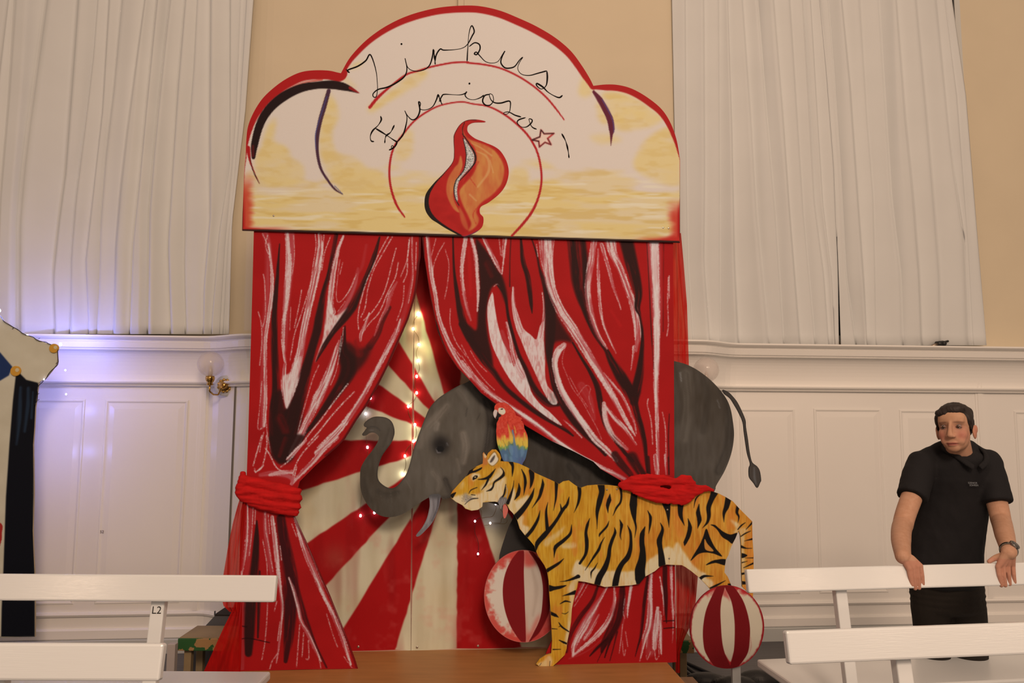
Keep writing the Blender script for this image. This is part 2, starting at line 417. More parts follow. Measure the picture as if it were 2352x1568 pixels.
def ell(cx, cy, rx, ry, n=120):
    t = np.linspace(0, 2*np.pi, n, endpoint=False)
    return np.column_stack([cx+rx*np.cos(t), cy+ry*np.sin(t)])
OUT_BL = ell(BL_C[0], BL_C[1], 475/5.227, 553/5.227); OUT_BR = ell(BR_C[0], BR_C[1], 563/6.587, 628/6.587)

def paint_curtain(side):
    c = Canvas(540, 525, 985, 1550, RED, 1.0) if side == 'L' else Canvas(955, 525, 1570, 1545, RED, 1.0)
    n = fbm(c.X*.012, c.Y*.012, 3)[..., None]
    c.a += (n-.5)*22*np.array([1, .25, .25])
    q = [0]
    def D(p, a=.93, col=DARK, soft=2.2): q[0] += 1; c.stroke(p, DRED, a*.75, w=1.35, soft=3, kind='dark', seed=q[0]+.3); c.stroke(p, col, a, w=1.12, soft=1.6, kind='dark', seed=q[0])
    def W(p, a=.95, w=None): q[0] += 1; c.stroke(np.array(p), PINK, .75*a, w=(w or 1)*1.12, soft=1.8, kind='smear', seed=q[0]); c.stroke(np.array(p), PINK, .6*a, soft=1.5, kind='chalk', seed=q[0]+.7); c.stroke(p, WHITE, a, w=w, kind='chalk', seed=q[0])
    def Lw(p, w=2.2, a=.85): q[0] += 1; c.stroke(p, WHITE, a, w=w, soft=.8, kind='thin', seed=q[0])
    def lines(f, txt, w=2.0, a=.7):
        for t in txt.split('|'):
            p = f(t)[:, :2]; Lw(p, w, a)
    def K(p, a=.6): q[0] += 1; c.stroke(p, PINK, a, soft=3, kind='smear', seed=q[0])
    if side == 'L':
        K(R3("150,50,55 170,150,55 170,350,60 165,500,60 150,650,55 140,800,50 140,950,45 130,1100,45 135,1250,45 125,1390,40"))
        W(R3("175,120,18 195,330,20 192,480,28 170,640,24 150,800,22 148,1000,22 150,1200,26 140,1380,22"))
        lines(R3, "130,50 165,130 185,200 200,330|135,330 145,400 150,600 130,700|100,590 120,670 125,800 110,960|125,1070 110,1250 98,1400 140,1385|190,1566 165,1450 150,1300|140,1420 120,1500 110,1560|165,60 150,130 170,190", 2.3)
        K(R3("325,50,60 325,250,60 310,400,55 295,560,50 290,700,45 285,860,30"), .75)
        W(R3("300,50,26 310,250,44 300,420,46 290,540,36 280,640,22 275,800,16 285,930,20"))
        lines(R3, "345,60 350,200 335,330|265,640 262,800 275,900|325,560 318,720|330,860 320,930", 1.8)
        D(R3("248,120,6 238,250,14 228,400,22 215,560,30 210,700,36 212,850,38 220,1000,38 220,1150,40 205,1300,45 215,1450,60 235,1568,70"))
        D(R3("640,60,22 615,200,24 590,330,24 560,430,26 540,520,32 520,640,44 505,730,46 470,850,44 440,960,50 410,1060,62 372,1200,76 330,1350,110 290,1480,130 280,1568,120"))
        c.fill(R3("195,1200 260,1130 290,1268 345,1190 400,1180 385,1340 340,1500 320,1566 205,1566 190,1400"), DARK, .9, 3)
        c.stroke(R3("250,1330,80 290,1420,70"), (110, 18, 18), .5, kind='smear', soft=6)
        W(R3("525,50,26 530,150,40 515,260,50 492,370,52 468,480,48 440,600,46 415,720,50 395,850,50 370,960,64 345,1060,76 315,1170,54 297,1250,12"), 1)
        W(R3("288,930,14 280,1010,30 282,1100,50 290,1200,34 296,1250,10"), 1)
        c.fill(R3("272,1040 320,1010 385,900 400,930 370,1050 340,1160 297,1262 278,1160"), WHITE, .8, 1.5, tex=lambda x, y, m: .55+.9*fbm(x*.3, y*.06)-.2)
        lines(R3, "495,55 500,140 480,270 460,400 400,600 350,750 330,870|600,70 560,180 540,300|400,440 380,560 350,700|555,60 545,180", 2.2, .8)
        lines(R3, "262,780 275,900 290,950|270,1130 275,1050", 2)
        W(R3("690,65,14 650,170,26 625,300,34 608,420,40 598,540,44 610,590,50"))
        c.fill(R3("590,500 615,600 650,610 720,560 700,610 625,720 565,800 525,870 495,940 520,860 550,770 565,650"), WHITE, .92, 1.2, tex=lambda x, y, m: .5+1.0*fbm(x*.35, y*.08)-.1)
        K(R3("790,290,20 770,390,40 735,480,45 700,560,40 660,600,30"), .8)
        lines(R3, "665,230 650,350 640,480 660,525 720,460 770,350|685,250 665,330|780,330 750,410 700,490|700,520 650,590", 1.8)
        c.stroke(R3("850,130,30 820,270,30 790,330,20"), PINK, .25, kind='smear', soft=4)
        D(R3("940,75,10 905,200,24 860,320,24 800,450,32 755,550,46 700,630,40 620,730,26 555,830,24 500,935,6"))
        D(R3("700,690,10 690,780,30 690,860,50 720,930,90 720,1000,80 680,1090,62 610,1190,46 550,1275,36 480,1370,24 420,1440,18 375,1530,14"))
        c.fill(R3("680,830 720,800 800,850 885,815 850,920 780,1010 720,1080 660,1100 690,980"), DARK, .8, 4)
        D(R3("1010,560,20 960,660,24 930,740,30 870,830,40"), .5)
        c.stroke(R3("780,800,60 800,880,70"), (130, 18, 18), .6, kind='smear', soft=6)
        lines(R3, "1000,70 940,180 890,290 850,380 820,480 800,560 790,640 795,712|1030,70 960,190 900,300 860,430 840,560 810,630|1055,150 1020,280 990,400 950,500 890,590 830,650|1070,250 1050,350 1000,450 940,590 870,670 820,740|1105,385 1130,320 1135,200 1145,90", 2.3, .85)
        W(R3("1060,385,14 1015,470,30 990,560,26 955,630,18 925,700,14 905,755,8"))
        W(R3("870,600,14 840,680,20 812,745,26 808,790,14"))
        W(R3("660,790,12 630,890,40 600,990,52 560,1090,62 512,1190,70 470,1280,56 430,1360,48 400,1430,50 360,1510,46 330,1566,40"), 1)
        lines(R3, "690,700 680,800 660,900 640,1000 600,1100|520,960 480,1050 440,1180 400,1320 370,1440|675,760 660,870", 2.2)
        K(R3("1165,70,24 1168,200,22 1170,330,26 1150,450,30 1110,600,34 1060,720,40 1010,820,40 960,920,40 890,1040,40 840,1140,40 780,1240,44"), .55)
        lines(R3, "1165,75 1165,200 1172,330 1160,430 1140,530|1150,80 1130,230 1085,350|1110,410 1100,530 1060,650|1195,110 1190,300", 2.2)
        W(R3("1085,640,12 1060,720,28 1020,800,30 970,900,30 900,1030,28 850,1130,30 790,1230,34 720,1330,40 650,1420,42 560,1510,36 500,1566,30"))
        lines(R3, "765,1145 690,1220 600,1320 520,1420 440,1510|720,1090 620,1220 540,1330 450,1440 380,1540|690,1360 600,1440 510,1530|740,1290 690,1380", 3.2, .85)
        c.stroke(cat2(np.column_stack([LEFT_IN[:14, 0]-2, LEFT_IN[:14, 1], np.full(14, 5.5)])), (60, 12, 14), .75, soft=2)
        # by the tie and below it
        c.fill(R5("345,0 545,0 470,110 400,178 360,130 340,60"), DARK, .9, 2)
        c.stroke(R5("430,20,40 390,130,30"), (110, 18, 18), .4, kind='smear', soft=4)
        lines(R5, "280,0 250,100 225,190|310,0 310,80 280,200 240,230|300,80 330,120 380,210 470,240|235,210 240,232 290,190|640,0 540,110 490,200 470,300|560,20 470,140 400,200|500,200 480,300", 3.0, .85)
        W(R5("760,10,22 680,80,30 600,170,30 540,230,28 470,305,18"))
        W(R5("560,30,16 500,90,24 440,150,16"))
        K(R5("270,250,30 340,240,40 420,245,50 470,270,40 470,310,20"), .9)
        W(R5("330,250,20 400,235,30 470,230,24"), .7)
        K(R5("220,440,36 205,650,40 190,800,40 165,1000,36 160,1200,36 155,1480,30"), .5)
        W(R5("190,430,12 188,560,16 182,680,20 172,760,18 158,850,12 150,900,6"))
        lines(R5, "225,460 215,620 200,760|240,470 235,560|150,860 140,1000", 2.2)
        D(R5("248,540,8 246,650,26 238,800,40 220,950,52 205,1100,58 200,1250,50 195,1380,36"))
        D(R5("266,860,10 263,1000,18 260,1150,16 255,1280,10"), .8)
        K(R5("300,490,30 305,600,36 322,750,36 345,880,30"), .8)
        W(R5("345,515,20 360,640,32 372,750,30 386,880,24 400,1000,20 410,1080,18 402,1200,14 388,1330,14 372,1440,8"), 1)
        lines(R5, "300,490 305,600 325,700 350,860|320,500 330,620|285,660 310,800 315,900 315,1100 300,1300 280,1420|360,1110 375,1050|330,1480 345,1430 380,1380|395,1180 380,1300", 2.4)
        D(R5("398,525,46 415,650,56 438,780,66 458,900,72 462,1000,74 456,1150,62 446,1300,46 430,1430,20"), .9, (58, 16, 18))
        D(R5("480,860,10 500,960,24 530,1080,30 570,1200,24 620,1330,16 690,1470,10"), .75, (58, 16, 18))
        W(R5("452,900,12 482,985,24 510,1090,26 530,1180,26 570,1250,26 612,1340,22 655,1430,10"))
        lines(R5, "520,1200 510,1330 500,1465|545,1250 535,1400|575,1300 578,1412 560,1415|395,700 405,790", 2.4)
        W(R5("488,520,14 528,650,30 570,770,36 620,890,34 668,1000,28 718,1105,26 768,1220,28 808,1330,30 845,1450,12"), 1)
        lines(R5, "512,530 580,720 650,900 700,1000 760,1140 820,1290|690,1130 730,1260 760,1340|800,1400 850,1470", 2.2)
        lines(R5, "640,1400 655,1475|470,560 500,640", 2)
        for t in ("135,1205 185,1212", "140,1290 200,1285 330,1312"): c.stroke(R5(t)[:, :2], (30, 8, 10), .9, w=2)
        c.stroke(np.column_stack([LEFT_IN[16:, 0]-2, LEFT_IN[16:, 1], np.full(len(LEFT_IN)-16, 4.)]), (70, 12, 14), .6, soft=2)
    else:
        D(R3("1235,40,12 1250,250,12 1282,450,14 1325,650,14 1385,830,14 1465,970,14 1560,1085,12"), .85)
        W(R3("1272,70,26 1285,200,30 1302,350,28 1328,480,26 1345,600,24 1382,720,26 1440,850,30 1500,950,34 1568,1035,34"))
        lines(R3, "1390,110 1340,200 1310,300 1320,450|1430,570 1430,680 1470,800 1540,900|1395,160 1420,260 1410,400 1390,500|1330,85 1300,200|1390,700 1430,800 1500,900", 2, .7)
        D(R3("1448,60,8 1455,300,14 1475,450,24 1500,600,36 1530,700,44 1568,770,50"))
        c.fill(R4("95,85 140,130 190,200 240,290 270,330 300,440 300,520 250,400 220,390 190,430 168,540 165,640 180,760 200,850 205,935 150,885 80,790 20,700 0,640 50,660 100,690 110,560 122,400 112,250"), DARK, .95, 2.5)
        c.stroke(R4("170,250,60 200,330,40"), (110, 18, 18), .4, kind='smear', soft=5)
        D(R4("0,650,30 80,785,40 150,885,40 220,975,30 285,1065,26 360,1135,26 450,1205,26 560,1275,26 680,1345,22 745,1395,10"))
        W(R4("30,60,28 10,200,28 2,300,24 12,420,22 32,530,22 62,625,12")); W(R4("60,60,20 92,180,26 105,330,22 110,450,22 105,565,8"))
        c.stroke(R4("50,140,30 55,300,34 60,460,24"), (188, 26, 26), .6, kind='smear', soft=4)
        W(R4("145,70,22 190,165,26 232,245,26 266,318,8")); W(R4("300,60,16 286,170,14 270,315,8")); lines(R4, "250,70 262,190|280,70 270,200", 2.4)
        c.fill(R4("205,445 218,520 238,640 272,760 320,855 350,935 375,880 405,940 442,1015 465,1105 525,1185 592,1242 668,1325 600,1290 500,1215 400,1115 320,1012 250,890 200,770 178,640 175,530"), WHITE, .97, .8, tex=lambda x, y, m: .72+.7*fbm(x*.3, y*.08)-.1)
        W(R4("300,640,12 325,740,26 345,840,34 372,930,40 410,1000,40")); K(R4("270,700,30 310,820,40 330,900,30"), .7)
        lines(R4, "215,400 240,385 260,420|205,440 200,520", 2)
        D(R4("242,392,10 290,465,16 312,600,16 342,720,18 382,850,20 432,955,24 472,1055,30 522,1130,34 585,1180,34 645,1190,20"))
        D(R4("330,60,6 322,250,8 322,400,8"), .6)
        c.fill(R4("345,405 350,500 382,600 412,680 460,722 500,752 525,665 552,635 548,750 556,880 556,980 572,1060 620,1115 642,1150 630,1187 590,1172 540,1082 490,972 440,862 400,762 370,692 345,592 335,480"), WHITE, .93, .9, tex=lambda x, y, m: .6+.95*fbm(x*.4, y*.09)-.15)
        W(R4("345,405,12 348,500,22 365,600,26 400,700,30")); W(R4("540,440,8 552,550,18 545,660,24 530,740,24"))
        c.stroke(R4("600,1120,30 620,1165,34"), (120, 100, 92), .5, kind='smear', soft=3)
        D(R4("395,70,10 410,230,24 440,330,26 455,430,24 465,520,18 471,580,4"))
        D(R4("460,60,8 500,180,10 520,280,14 560,400,30 588,520,52 592,650,56 590,750,48 586,860,34 602,960,32 622,1060,34 655,1140,38 705,1225,42 765,1305,44 835,1380,44 905,1455,30 960,1520,20"))
        c.fill(R4("570,440 610,500 640,600 690,690 742,772 700,765 640,765 600,800 582,900 560,800 572,650 566,550"), DARK, .85, 3)
        W(R4("562,60,100 575,270,74 602,420,58 662,560,60 732,665,62 802,780,56 862,880,52 922,980,46 982,1080,42 1042,1190,34 1102,1300,26 1158,1395,10"), 1)
        lines(R4, "622,60 606,220 620,400|520,100 530,220 560,330|820,770 865,835|500,120 510,200", 2.3)
        W(R4("950,975,8 1012,1055,18 1072,1130,18 1112,1210,16 1150,1300,14 1166,1380,6"))
        W(R4("685,790,34 645,830,48 622,900,38 632,980,36 662,1080,42 712,1170,46 772,1260,44 832,1340,42 892,1420,42 962,1485,36 1035,1560,26"), 1)
        c.stroke(R4("650,830,30 628,900,22 636,980,24 668,1080,26 716,1170,28 776,1260,26 836,1340,22"), WHITE, .8, soft=2)
        lines(R4, "692,800 672,900 702,990 742,1080 802,1160 852,1250 902,1340 935,1420|720,1000 780,1110 840,1200|780,1120 830,1060 860,1080 850,1140 880,1240", 1.8, .5)
        K(R4("800,1060,60 850,1150,60 880,1280,40"), .45)
        D(R4("742,775,10 802,880,14 852,960,18 902,1060,28 922,1150,32 932,1230,24 962,1330,20 1022,1420,20 1082,1500,20 1140,1562,18"))
        W(R4("950,1180,26 960,1280,40 992,1370,40 1042,1430,34 1105,1485,20")); W(R4("955,1190,16 1022,1280,30 1092,1350,30 1165,1455,12"))
        D(R4("765,60,90 782,200,96 790,350,84 804,450,66 832,550,48 862,650,30 904,740,22 962,820,22 1004,900,40 1062,1000,56 1112,1080,58 1150,1160,44"), .97)
        c.stroke(R4("790,100,30 800,300,30 790,420,20"), (110, 18, 18), .4, kind='smear', soft=5)
        W(R4("892,60,40 862,250,44 842,400,42 852,520,40 882,640,34 922,740,28 972,815,10"), 1); W(R4("912,150,10 912,300,18 922,500,20 942,630,18 982,740,16 1032,845,6"))
        W(R4("985,60,90 1012,180,54 1062,290,44 1102,400,42 1142,510,46 1166,620,50 1176,720,46 1166,830,14"), 1); W(R4("1150,800,20 1142,880,12 1130,960,4"))
        K(R4("925,110,30 980,280,30 1012,400,24"), .6); W(R4("935,120,24 982,280,20 1012,400,16 1042,480,14 1064,552,6"))
        c.stroke(R4("1000,560,30 1060,660,30"), (188, 26, 26), .4, kind='smear', soft=5)
        D(R4("1092,60,70 1130,230,64 1160,350,54 1178,450,42 1172,540,30 1192,600,12 1207,720,14 1202,850,26 1187,980,42 1162,1100,52 1150,1170,40"), .96)
        D(R4("1150,1150,34 1172,1250,30 1202,1350,28 1222,1450,24 1232,1568,18 1240,1640,12"))
        K(R4("1285,60,110 1290,300,100 1300,500,80 1305,700,60"), .9)
        W(R4("1285,60,64 1292,300,54 1300,500,50 1302,700,46 1302,900,40 1297,1050,32 1302,1200,28 1306,1400,22 1312,1568,18"), 1)
        c.stroke(R4("1285,60,40 1292,300,30 1300,500,28 1302,700,26 1302,900,22 1298,1050,16 1302,1200,12"), WHITE, .7, soft=2)
        D(R4("1236,100,5 1252,400,7 1266,700,7 1282,950,6"), .6); D(R4("1348,60,6 1345,700,5"), .45)
        lines(R4, "1380,340 1375,500 1380,650 1370,730|1245,1150 1240,1190 1265,1300 1275,1450|1340,1240 1360,1350 1365,1568|1385,330 1385,480", 2.6)
        D(R4("1386,1250,6 1380,1400,8 1384,1568,6"), .6)
        # running edge of the drape
        W(R4("0,900,24 60,980,30 140,1070,34 230,1140,32 330,1205,24")); lines(R4, "0,790 60,900 150,1020 220,1090|60,830 110,910 170,970|0,860 90,990 180,1080", 1.8, .7)
        c.stroke(R4("-60,960,10 60,1040,12 140,1125,12 260,1210,12 440,1345,12 610,1445,12 760,1515,12 890,1580,12"), (60, 12, 14), .8, soft=2.5)
        K(R4("320,1195,30 430,1270,44 520,1335,44 620,1415,44 720,1485,44 830,1555,40"), .8)
        W(R4("320,1195,20 430,1270,28 520,1335,24 620,1415,24 720,1485,24 830,1555,22 900,1600,20"), 1)
        c.stroke(R4("340,1208,8 430,1270,20 520,1332,12 620,1412,12 720,1482,12 830,1552,10"), WHITE, .9, soft=1.5)
        W(R4("680,1290,6 740,1340,16 802,1405,12"), .7)
        K(T2("160,20,26 250,70,34 330,110,34 420,155,30"), 1); W(T2("160,20,18 250,70,22 330,108,26 405,148,20"))
        D(T2("340,-20,40 380,40,44 450,120,30"), .75); D(T2("460,0,60 500,70,50 540,130,40"), .8); D(T2("570,0,20 580,120,16"), .8)
        W(T2("622,-10,30 630,60,34 636,118,26")); W(T2("690,-20,16 693,60,16 697,118,10")); D(T2("712,0,10 716,118,10"), .7)
        # below the knot
        W(LR("300,60,40 180,350,30 120,470,20"), .5); lines(LR, "300,230 220,370 110,540|250,230 180,360 130,440", 1.6, .7)
        D(LR("460,200,22 420,290,28 370,430,36 300,540,42 220,640,46 140,760,46 80,870,42 40,990,36 10,1150,30"), .85, (72, 12, 14))
        K(LR("470,420,60 390,560,110 310,720,160 240,860,190 170,1000,150 110,1150,70"), .55)
        W(LR("560,260,30 470,420,42 390,550,62 300,700,90 230,830,110 160,950,96 105,1080,66 92,1205,30"), 1)
        W(LR("650,290,24 652,450,44 622,600,58 562,740,64 482,850,72 382,960,64 282,1050,54 182,1130,48 105,1195,30"), 1)
        W(LR("440,650,30 380,760,50 320,870,60 250,980,50"), .7)
        D(LR("760,240,50 745,450,84 712,600,104 672,740,108 622,850,106 562,960,92 505,1060,66 480,1150,30"), .93, (60, 12, 14))
        for t in ("620,950,22 560,1100,20 520,1225,14", "690,880,20 640,1080,14 590,1270,10", "560,980,40 420,1100,32 320,1205,14", "540,1050,16 470,1180,10 420,1285,6"): D(LR(t), .85, (46, 10, 12))
        c.stroke(LR("40,1240,30 180,1190,26 330,1110,20 480,980,14"), PINK, .35, kind='smear', soft=3)
        W(LR("880,220,40 855,420,40 832,560,30 825,690,10")); K(LR("795,400,30 800,600,30 760,800,24 740,950,20 715,1160,14"), .6)
        lines(LR, "760,780 745,950 715,1165|760,1000 765,1130 785,1205 800,1120|800,880 830,1075|790,430 770,620 790,700|850,330 830,520", 1.7, .65)
        D(LR("1100,150,30 1070,350,36 1045,550,36 1025,750,34 1000,950,26 960,1100,16 930,1215,8"), .9, (60, 12, 14))
        K(LR("1140,130,60 1130,450,80 1130,700,110 1150,950,180 1140,1150,160"), .6)
        W(LR("1142,110,44 1132,300,54 1130,450,60 1130,600,70 1112,800,84 1062,950,66 1032,1090,36 990,1275,12"))
        W(LR("1232,560,40 1222,700,72 1202,900,84 1190,1100,60")); W(LR("1262,620,30 1272,800,44 1272,1000,44 1282,1180,20"))
        lines(LR, "1190,1130 1210,1255 1250,1205|1080,1200 1090,1255 1140,1150|1040,1080 1000,1240|1100,900 1080,1100|1240,1000 1250,1180", 1.8)
        W(LR("1262,140,10 1290,300,24 1312,450,24 1312,650,10"))
        D(LR("1330,20,50 1330,200,50 1340,400,48 1345,620,30 1350,760,12"), .9, (60, 12, 14))
        W(LR("1410,-30,36 1420,250,34 1422,450,32 1435,620,28 1437,800,16 1430,1025,6")); lines(LR, "1465,0 1465,300 1455,650|1400,0 1405,300", 2)
        for t in ("1310,738 1460,728", "1315,835 1460,822"): c.stroke(LR(t)[:, :2], (30, 8, 10), .9, w=2.2)
    return c

def paint_header():
    c = Canvas(550, 5, 1570, 565, (217, 188, 166), 1.0)
    X, Y = c.X, c.Y
    YEL = (222, 184, 118); OCH = (206, 160, 84)
    st = fbm(X*.008, Y*.05, 4); st2 = fbm(X*.016+40, Y*.11, 3)
    base = sstep(398, 450, Y+(fbm(X*.010+9, Y*.03, 3)-.5)*130)
    c.blend(base*(.55+.45*sstep(.3, .6, st)), YEL)
    c.blend(base*sstep(.5, .72, st2)*.55, OCH)
    c.blend(sstep(380, 440, Y)*sstep(.58, .78, fbm(X*.012+70, Y*.13+3, 3))*.75, (228, 202, 168))
    tex = lambda x, y, m: .45+.9*fbm(x*.02, y*.05, 3)
    for f, t, a in ((R1, "590,600 640,640 665,750 620,850 640,960 700,1000 780,1020 850,1080 930,1100 970,1150 960,1200 800,1230 700,1260 650,1180 580,1080 545,950 550,800 570,700", .85),
                    (R1, "200,830 260,765 250,900 320,940 370,1020 430,1060 440,1150 350,1200 200,1190 130,1080 140,1000 180,930", .85),
                    (R1, "860,690 1000,590 1150,470 1240,460 1190,530 1060,610 960,670 880,725", .8), (R1, "1080,860 1140,850 1125,1000 1020,1030 1040,940", .75),
                    (R1, "680,480 740,520 780,560 720,540", .8), (R1, "730,440 820,390 790,430", .8),
                    (R2, "960,605 1100,600 1250,680 1345,765 1250,815 1080,835 1020,760 990,650", .9), (R2, "880,880 990,865 1090,900 960,925", .7),
                    (R2, "1175,1010 1260,890 1400,820 1450,950 1462,1050 1445,1190 1250,1140 1170,1070", .85), (R2, "840,490 895,580 860,625 810,600", .75),
                    (R2, "930,650 985,700 990,800 940,760", .7), (R2, "380,1090 470,1080 480,1200 360,1230", .7), (R2, "430,1050 560,1030 660,1080 560,1080", .55)):
        c.fill(f(t), YEL, a, 5, tex); c.fill(f(t), OCH, .35*a, 6, lambda x, y, m: sstep(.45, .7, fbm(x*.03+5, y*.09, 3)))
    # red corners
    nz = fbm(X*.02, Y*.09, 3)
    lf = sstep(24, 2, (X-(558-(Y-450)*.02))-nz*16)*sstep(385, 450, Y)*.9
    c.blend(lf, (196, 62, 40)); c.blend(sstep(10, 0, (X-557))*sstep(400, 520, Y), RED)
    rt = sstep(26, 2, (1562-X)-nz*18)*sstep(450, 500, Y)
    c.blend(rt*.9, (196, 52, 38)); c.blend(sstep(9, 2, 1562-X)*sstep(455, 500, Y), RED)
    eb = 529+(X-556)*.0278
    c.blend(sstep(9, 1, eb-Y-nz*7)*sstep(700, 560, X), (190, 40, 32)); c.blend(sstep(13, 1, eb-Y-nz*9)*sstep(1440, 1540, X), (190, 40, 32))
    # lobes and rim
    HR = (170, 24, 24)
    H = HEAD_LEFT; tt = np.linspace(0, 1, len(H))
    c.stroke(np.column_stack([H, 2*np.interp(tt, [0, .22, .34, .5, .7, .9, 1], [0.5, 3, 12, 17, 21, 21, 20])]), HR, 1, soft=1, smooth=False)
    c.stroke(R1("155,1178,3 120,1100,7 95,1030,14 84,950,26"), HR, 1, soft=1)
    c.stroke(R1("120,940,14 150,800,18 240,660,22 330,580,20 440,530,18 560,512,14"), (196, 52, 40), .8, soft=3, kind='smear')
    c.stroke(R1("118,1012,24 125,930,46 160,800,52 220,700,56 310,622,60 420,568,54 530,548,46 620,545,56 690,556,52 740,572,34 792,597,6"), (34, 16, 16), 1, soft=1)
    c.stroke(R1("740,565,20 770,582,16 798,598,5"), HR, .8); c.stroke(R1("112,1000,30 114,940,24"), (110, 20, 20), .6, kind='smear', soft=3)
    c.stroke(R1("95,1010,4 110,1080,6 135,1140,7 158,1180,3"), (40, 16, 16), .8, soft=.8)
    H = HEAD_ARC; n_ = len(H); tt = np.linspace(0, 1, n_)
    c.stroke(np.column_stack([H, 2*np.interp(tt, [0, .08, .3, .75, .95, 1], [7, 11, 15, 17, 14, 9])]), HR, 1, soft=1.2, smooth=False)
    H = HEAD_RIGHT; tt = np.linspace(0, 1, len(H))
    c.stroke(np.column_stack([H, 2*np.interp(tt, [0, .1, .5, .8, 1], [8, 14, 15, 9, 1])]), HR, 1, soft=1.2, smooth=False)
    c.stroke(R2("1463,1040,5 1463,1300,4"), (50, 30, 26), .9)
    c.stroke(R1("602,585,26 572,690,30 546,780,28 529,880,24 529,980,20 550,1080,17 590,1150,15 640,1215,13 692,1250,4"), (74, 40, 52), 1, soft=1)
    c.stroke(R1("590,620,6 552,740,7 518,860,7 520,960,6"), (70, 66, 110), .8)
    c.stroke(R1("640,1195,5 690,1245,4"), (70, 66, 110), .8)
    c.stroke(R2("906,590,18 945,640,36 985,710,40 1012,770,42 1022,830,38 1020,865,20 1017,935,3"), (96, 28, 44), 1, soft=1)
    c.stroke(R2("960,640,7 1000,710,8 1030,780,8 1036,850,6"), (84, 66, 112), .7)
    c.stroke(PX("556,529,6 700,532,7 1050,542,8 1562,556,6"), (36, 18, 16), .95)
    c.stroke(PX("557,400,2.5 557,529,2.5"), (60, 30, 24), .8)
    # arcs
    c.stroke(cat2(R1("866,690,20 920,625,20 1000,555,13 1100,480,13 1180,455,12 1260,430,12 1400,403,12 1500,400,12"), R2("90,403,12 200,415,12 310,440,12 420,490,12 520,555,12 600,625,12 660,695,12 716,770,7")), (176, 26, 30), 1, soft=.8)
    c.stroke(cat2(R1("1090,1395,10 1040,1320,16 1005,1220,15 992,1120,14 1000,1020,14 1025,940,13 1075,870,12 1150,780,12 1240,715,12 1330,675,10 1450,655,10"), R2("130,668,10 230,685,11 330,735,13 420,805,14 490,880,14 540,970,14 565,1070,14 570,1170,14 550,1270,15 510,1360,17 450,1440,18 378,1518,14")), (176, 26, 30), 1, soft=.8)
    # star
    STAR = R2("567,835 588,860 650,858 610,890 632,930 593,915 557,945 553,908 508,900 560,880")
    c.fill(STAR, (226, 186, 160), 1, smooth=False)
    c.stroke(np.vstack([STAR, STAR[:1]]), (176, 40, 40), .9, w=4, smooth=False)
    c.stroke(R2("553,908 508,900 560,880 567,835 588,860 650,858"), (30, 18, 18), 1, w=2.4, smooth=False); c.stroke(R2("610,890 632,930 593,915 557,945 553,908"), (30, 18, 18), .8, w=1.6, smooth=False)
    return c

FLAME = R2("205,778 150,768 90,773 45,802 10,860 5,900 8,980 -2,1042 -58,1112 -120,1175 -172,1245 -182,1310 -172,1360 -140,1405 -100,1432 -40,1470 40,1512 65,1520 95,1516 150,1492 190,1455 197,1400 175,1370 180,1330 232,1300 300,1245 342,1185 360,1110 347,1040 312,978 270,943 200,913 140,888 98,850 95,815 110,798 140,788 205,786")
def paint_flame():
    c = Canvas(970, 268, 1175, 548, (176, 26, 24), 2.0)
    X, Y = c.X, c.Y
    c.a += ((fbm(X*.05, Y*.05)-.5)*26)[..., None]*np.array([1, .4, .3])
    OR = (204, 128, 64)
    tx = lambda x, y, m: .7+.6*fbm(x*.08, y*.03)-.1
    c.fill(R2("62,835 78,868 112,898 200,928 268,968 308,1020 330,1080 325,1140 305,1195 250,1255 178,1308 150,1360 168,1410 150,1455 100,1488 118,1440 100,1390 62,1310 42,1240 60,1200 130,1120 155,1040 145,960 105,905 70,865"), OR, .95, 1.5, tx)
    c.fill(R2("50,1000 62,1060 42,1120 12,1190 2,1250 12,1300 42,1365 0,1335 -40,1240 -30,1150 10,1080 35,1050"), OR, .85, 1.2, tx)
    c.fill(R2("40,1330 80,1400 100,1480 60,1440"), OR, .6, 1.5, tx)
    for t in ("150,970,10 220,1010,20 230,1100,24 160,1200,20", "120,920,8 180,950,14 250,1000,16", "240,1030,10 260,1110,12", "110,1250,20 150,1290,14"): c.stroke(R2(t), (214, 160, 98), .55, kind='smear', soft=3)
    for t in ("270,960,10 335,1060,14 330,1170,12 240,1275,10", "150,1200,8 90,1130,8 55,1200,8", "160,1330,8 130,1380,8 150,1440,6", "65,1190,8 130,1110,8 165,1040,7"): c.stroke(R2(t), (186, 44, 30), .7, kind='chalk', soft=1)
    c.fill(R2("70,888 100,930 137,1000 127,1060 82,1110 42,1160 27,1220 32,1285 20,1292 7,1220 20,1160 70,1090 86,1010 78,940"), (214, 196, 178), 1, .5)
    m = c.pmask(crom(R2("70,888 100,930 137,1000 127,1060 82,1110 42,1160 27,1220 32,1285 20,1292 7,1220 20,1160 70,1090 86,1010 78,940"), 2, True))
    c.blend(m*sstep(.56, .7, vnoise(X*2.2, Y*2.2))*.8, (70, 60, 56))
    BK = (26, 16, 16)
    c.stroke(R2("150,766,8 90,773,8 42,804,9 8,866,9 6,980,8 -6,1045,9 -62,1115,14 -122,1178,22 -165,1250,34 -168,1330,34 -130,1402,32 -50,1462,24 60,1518,10"), BK, 1, soft=.6)
    c.stroke(R2("66,888,5 82,960,6 86,1010,6 72,1090,6 22,1160,7 8,1220,7 18,1280,6 40,1320,5"), BK, .9, soft=.5)
    c.stroke(R2("62,860,5 102,920,8 142,990,11 143,1040,10 102,1100,7 42,1162,5"), BK, 1, soft=.5)
    c.stroke(R2("75,790,6 62,830,6 70,880,5"), BK, .7, soft=.6)
    c.stroke(R2("205,780,6 130,780,6 105,800,6 98,840,5 140,886,5"), (160, 30, 26), .8)
    c.stroke(R2("65,1518,6 110,1512,6 160,1485,5"), (74, 50, 90), .8)
    return c
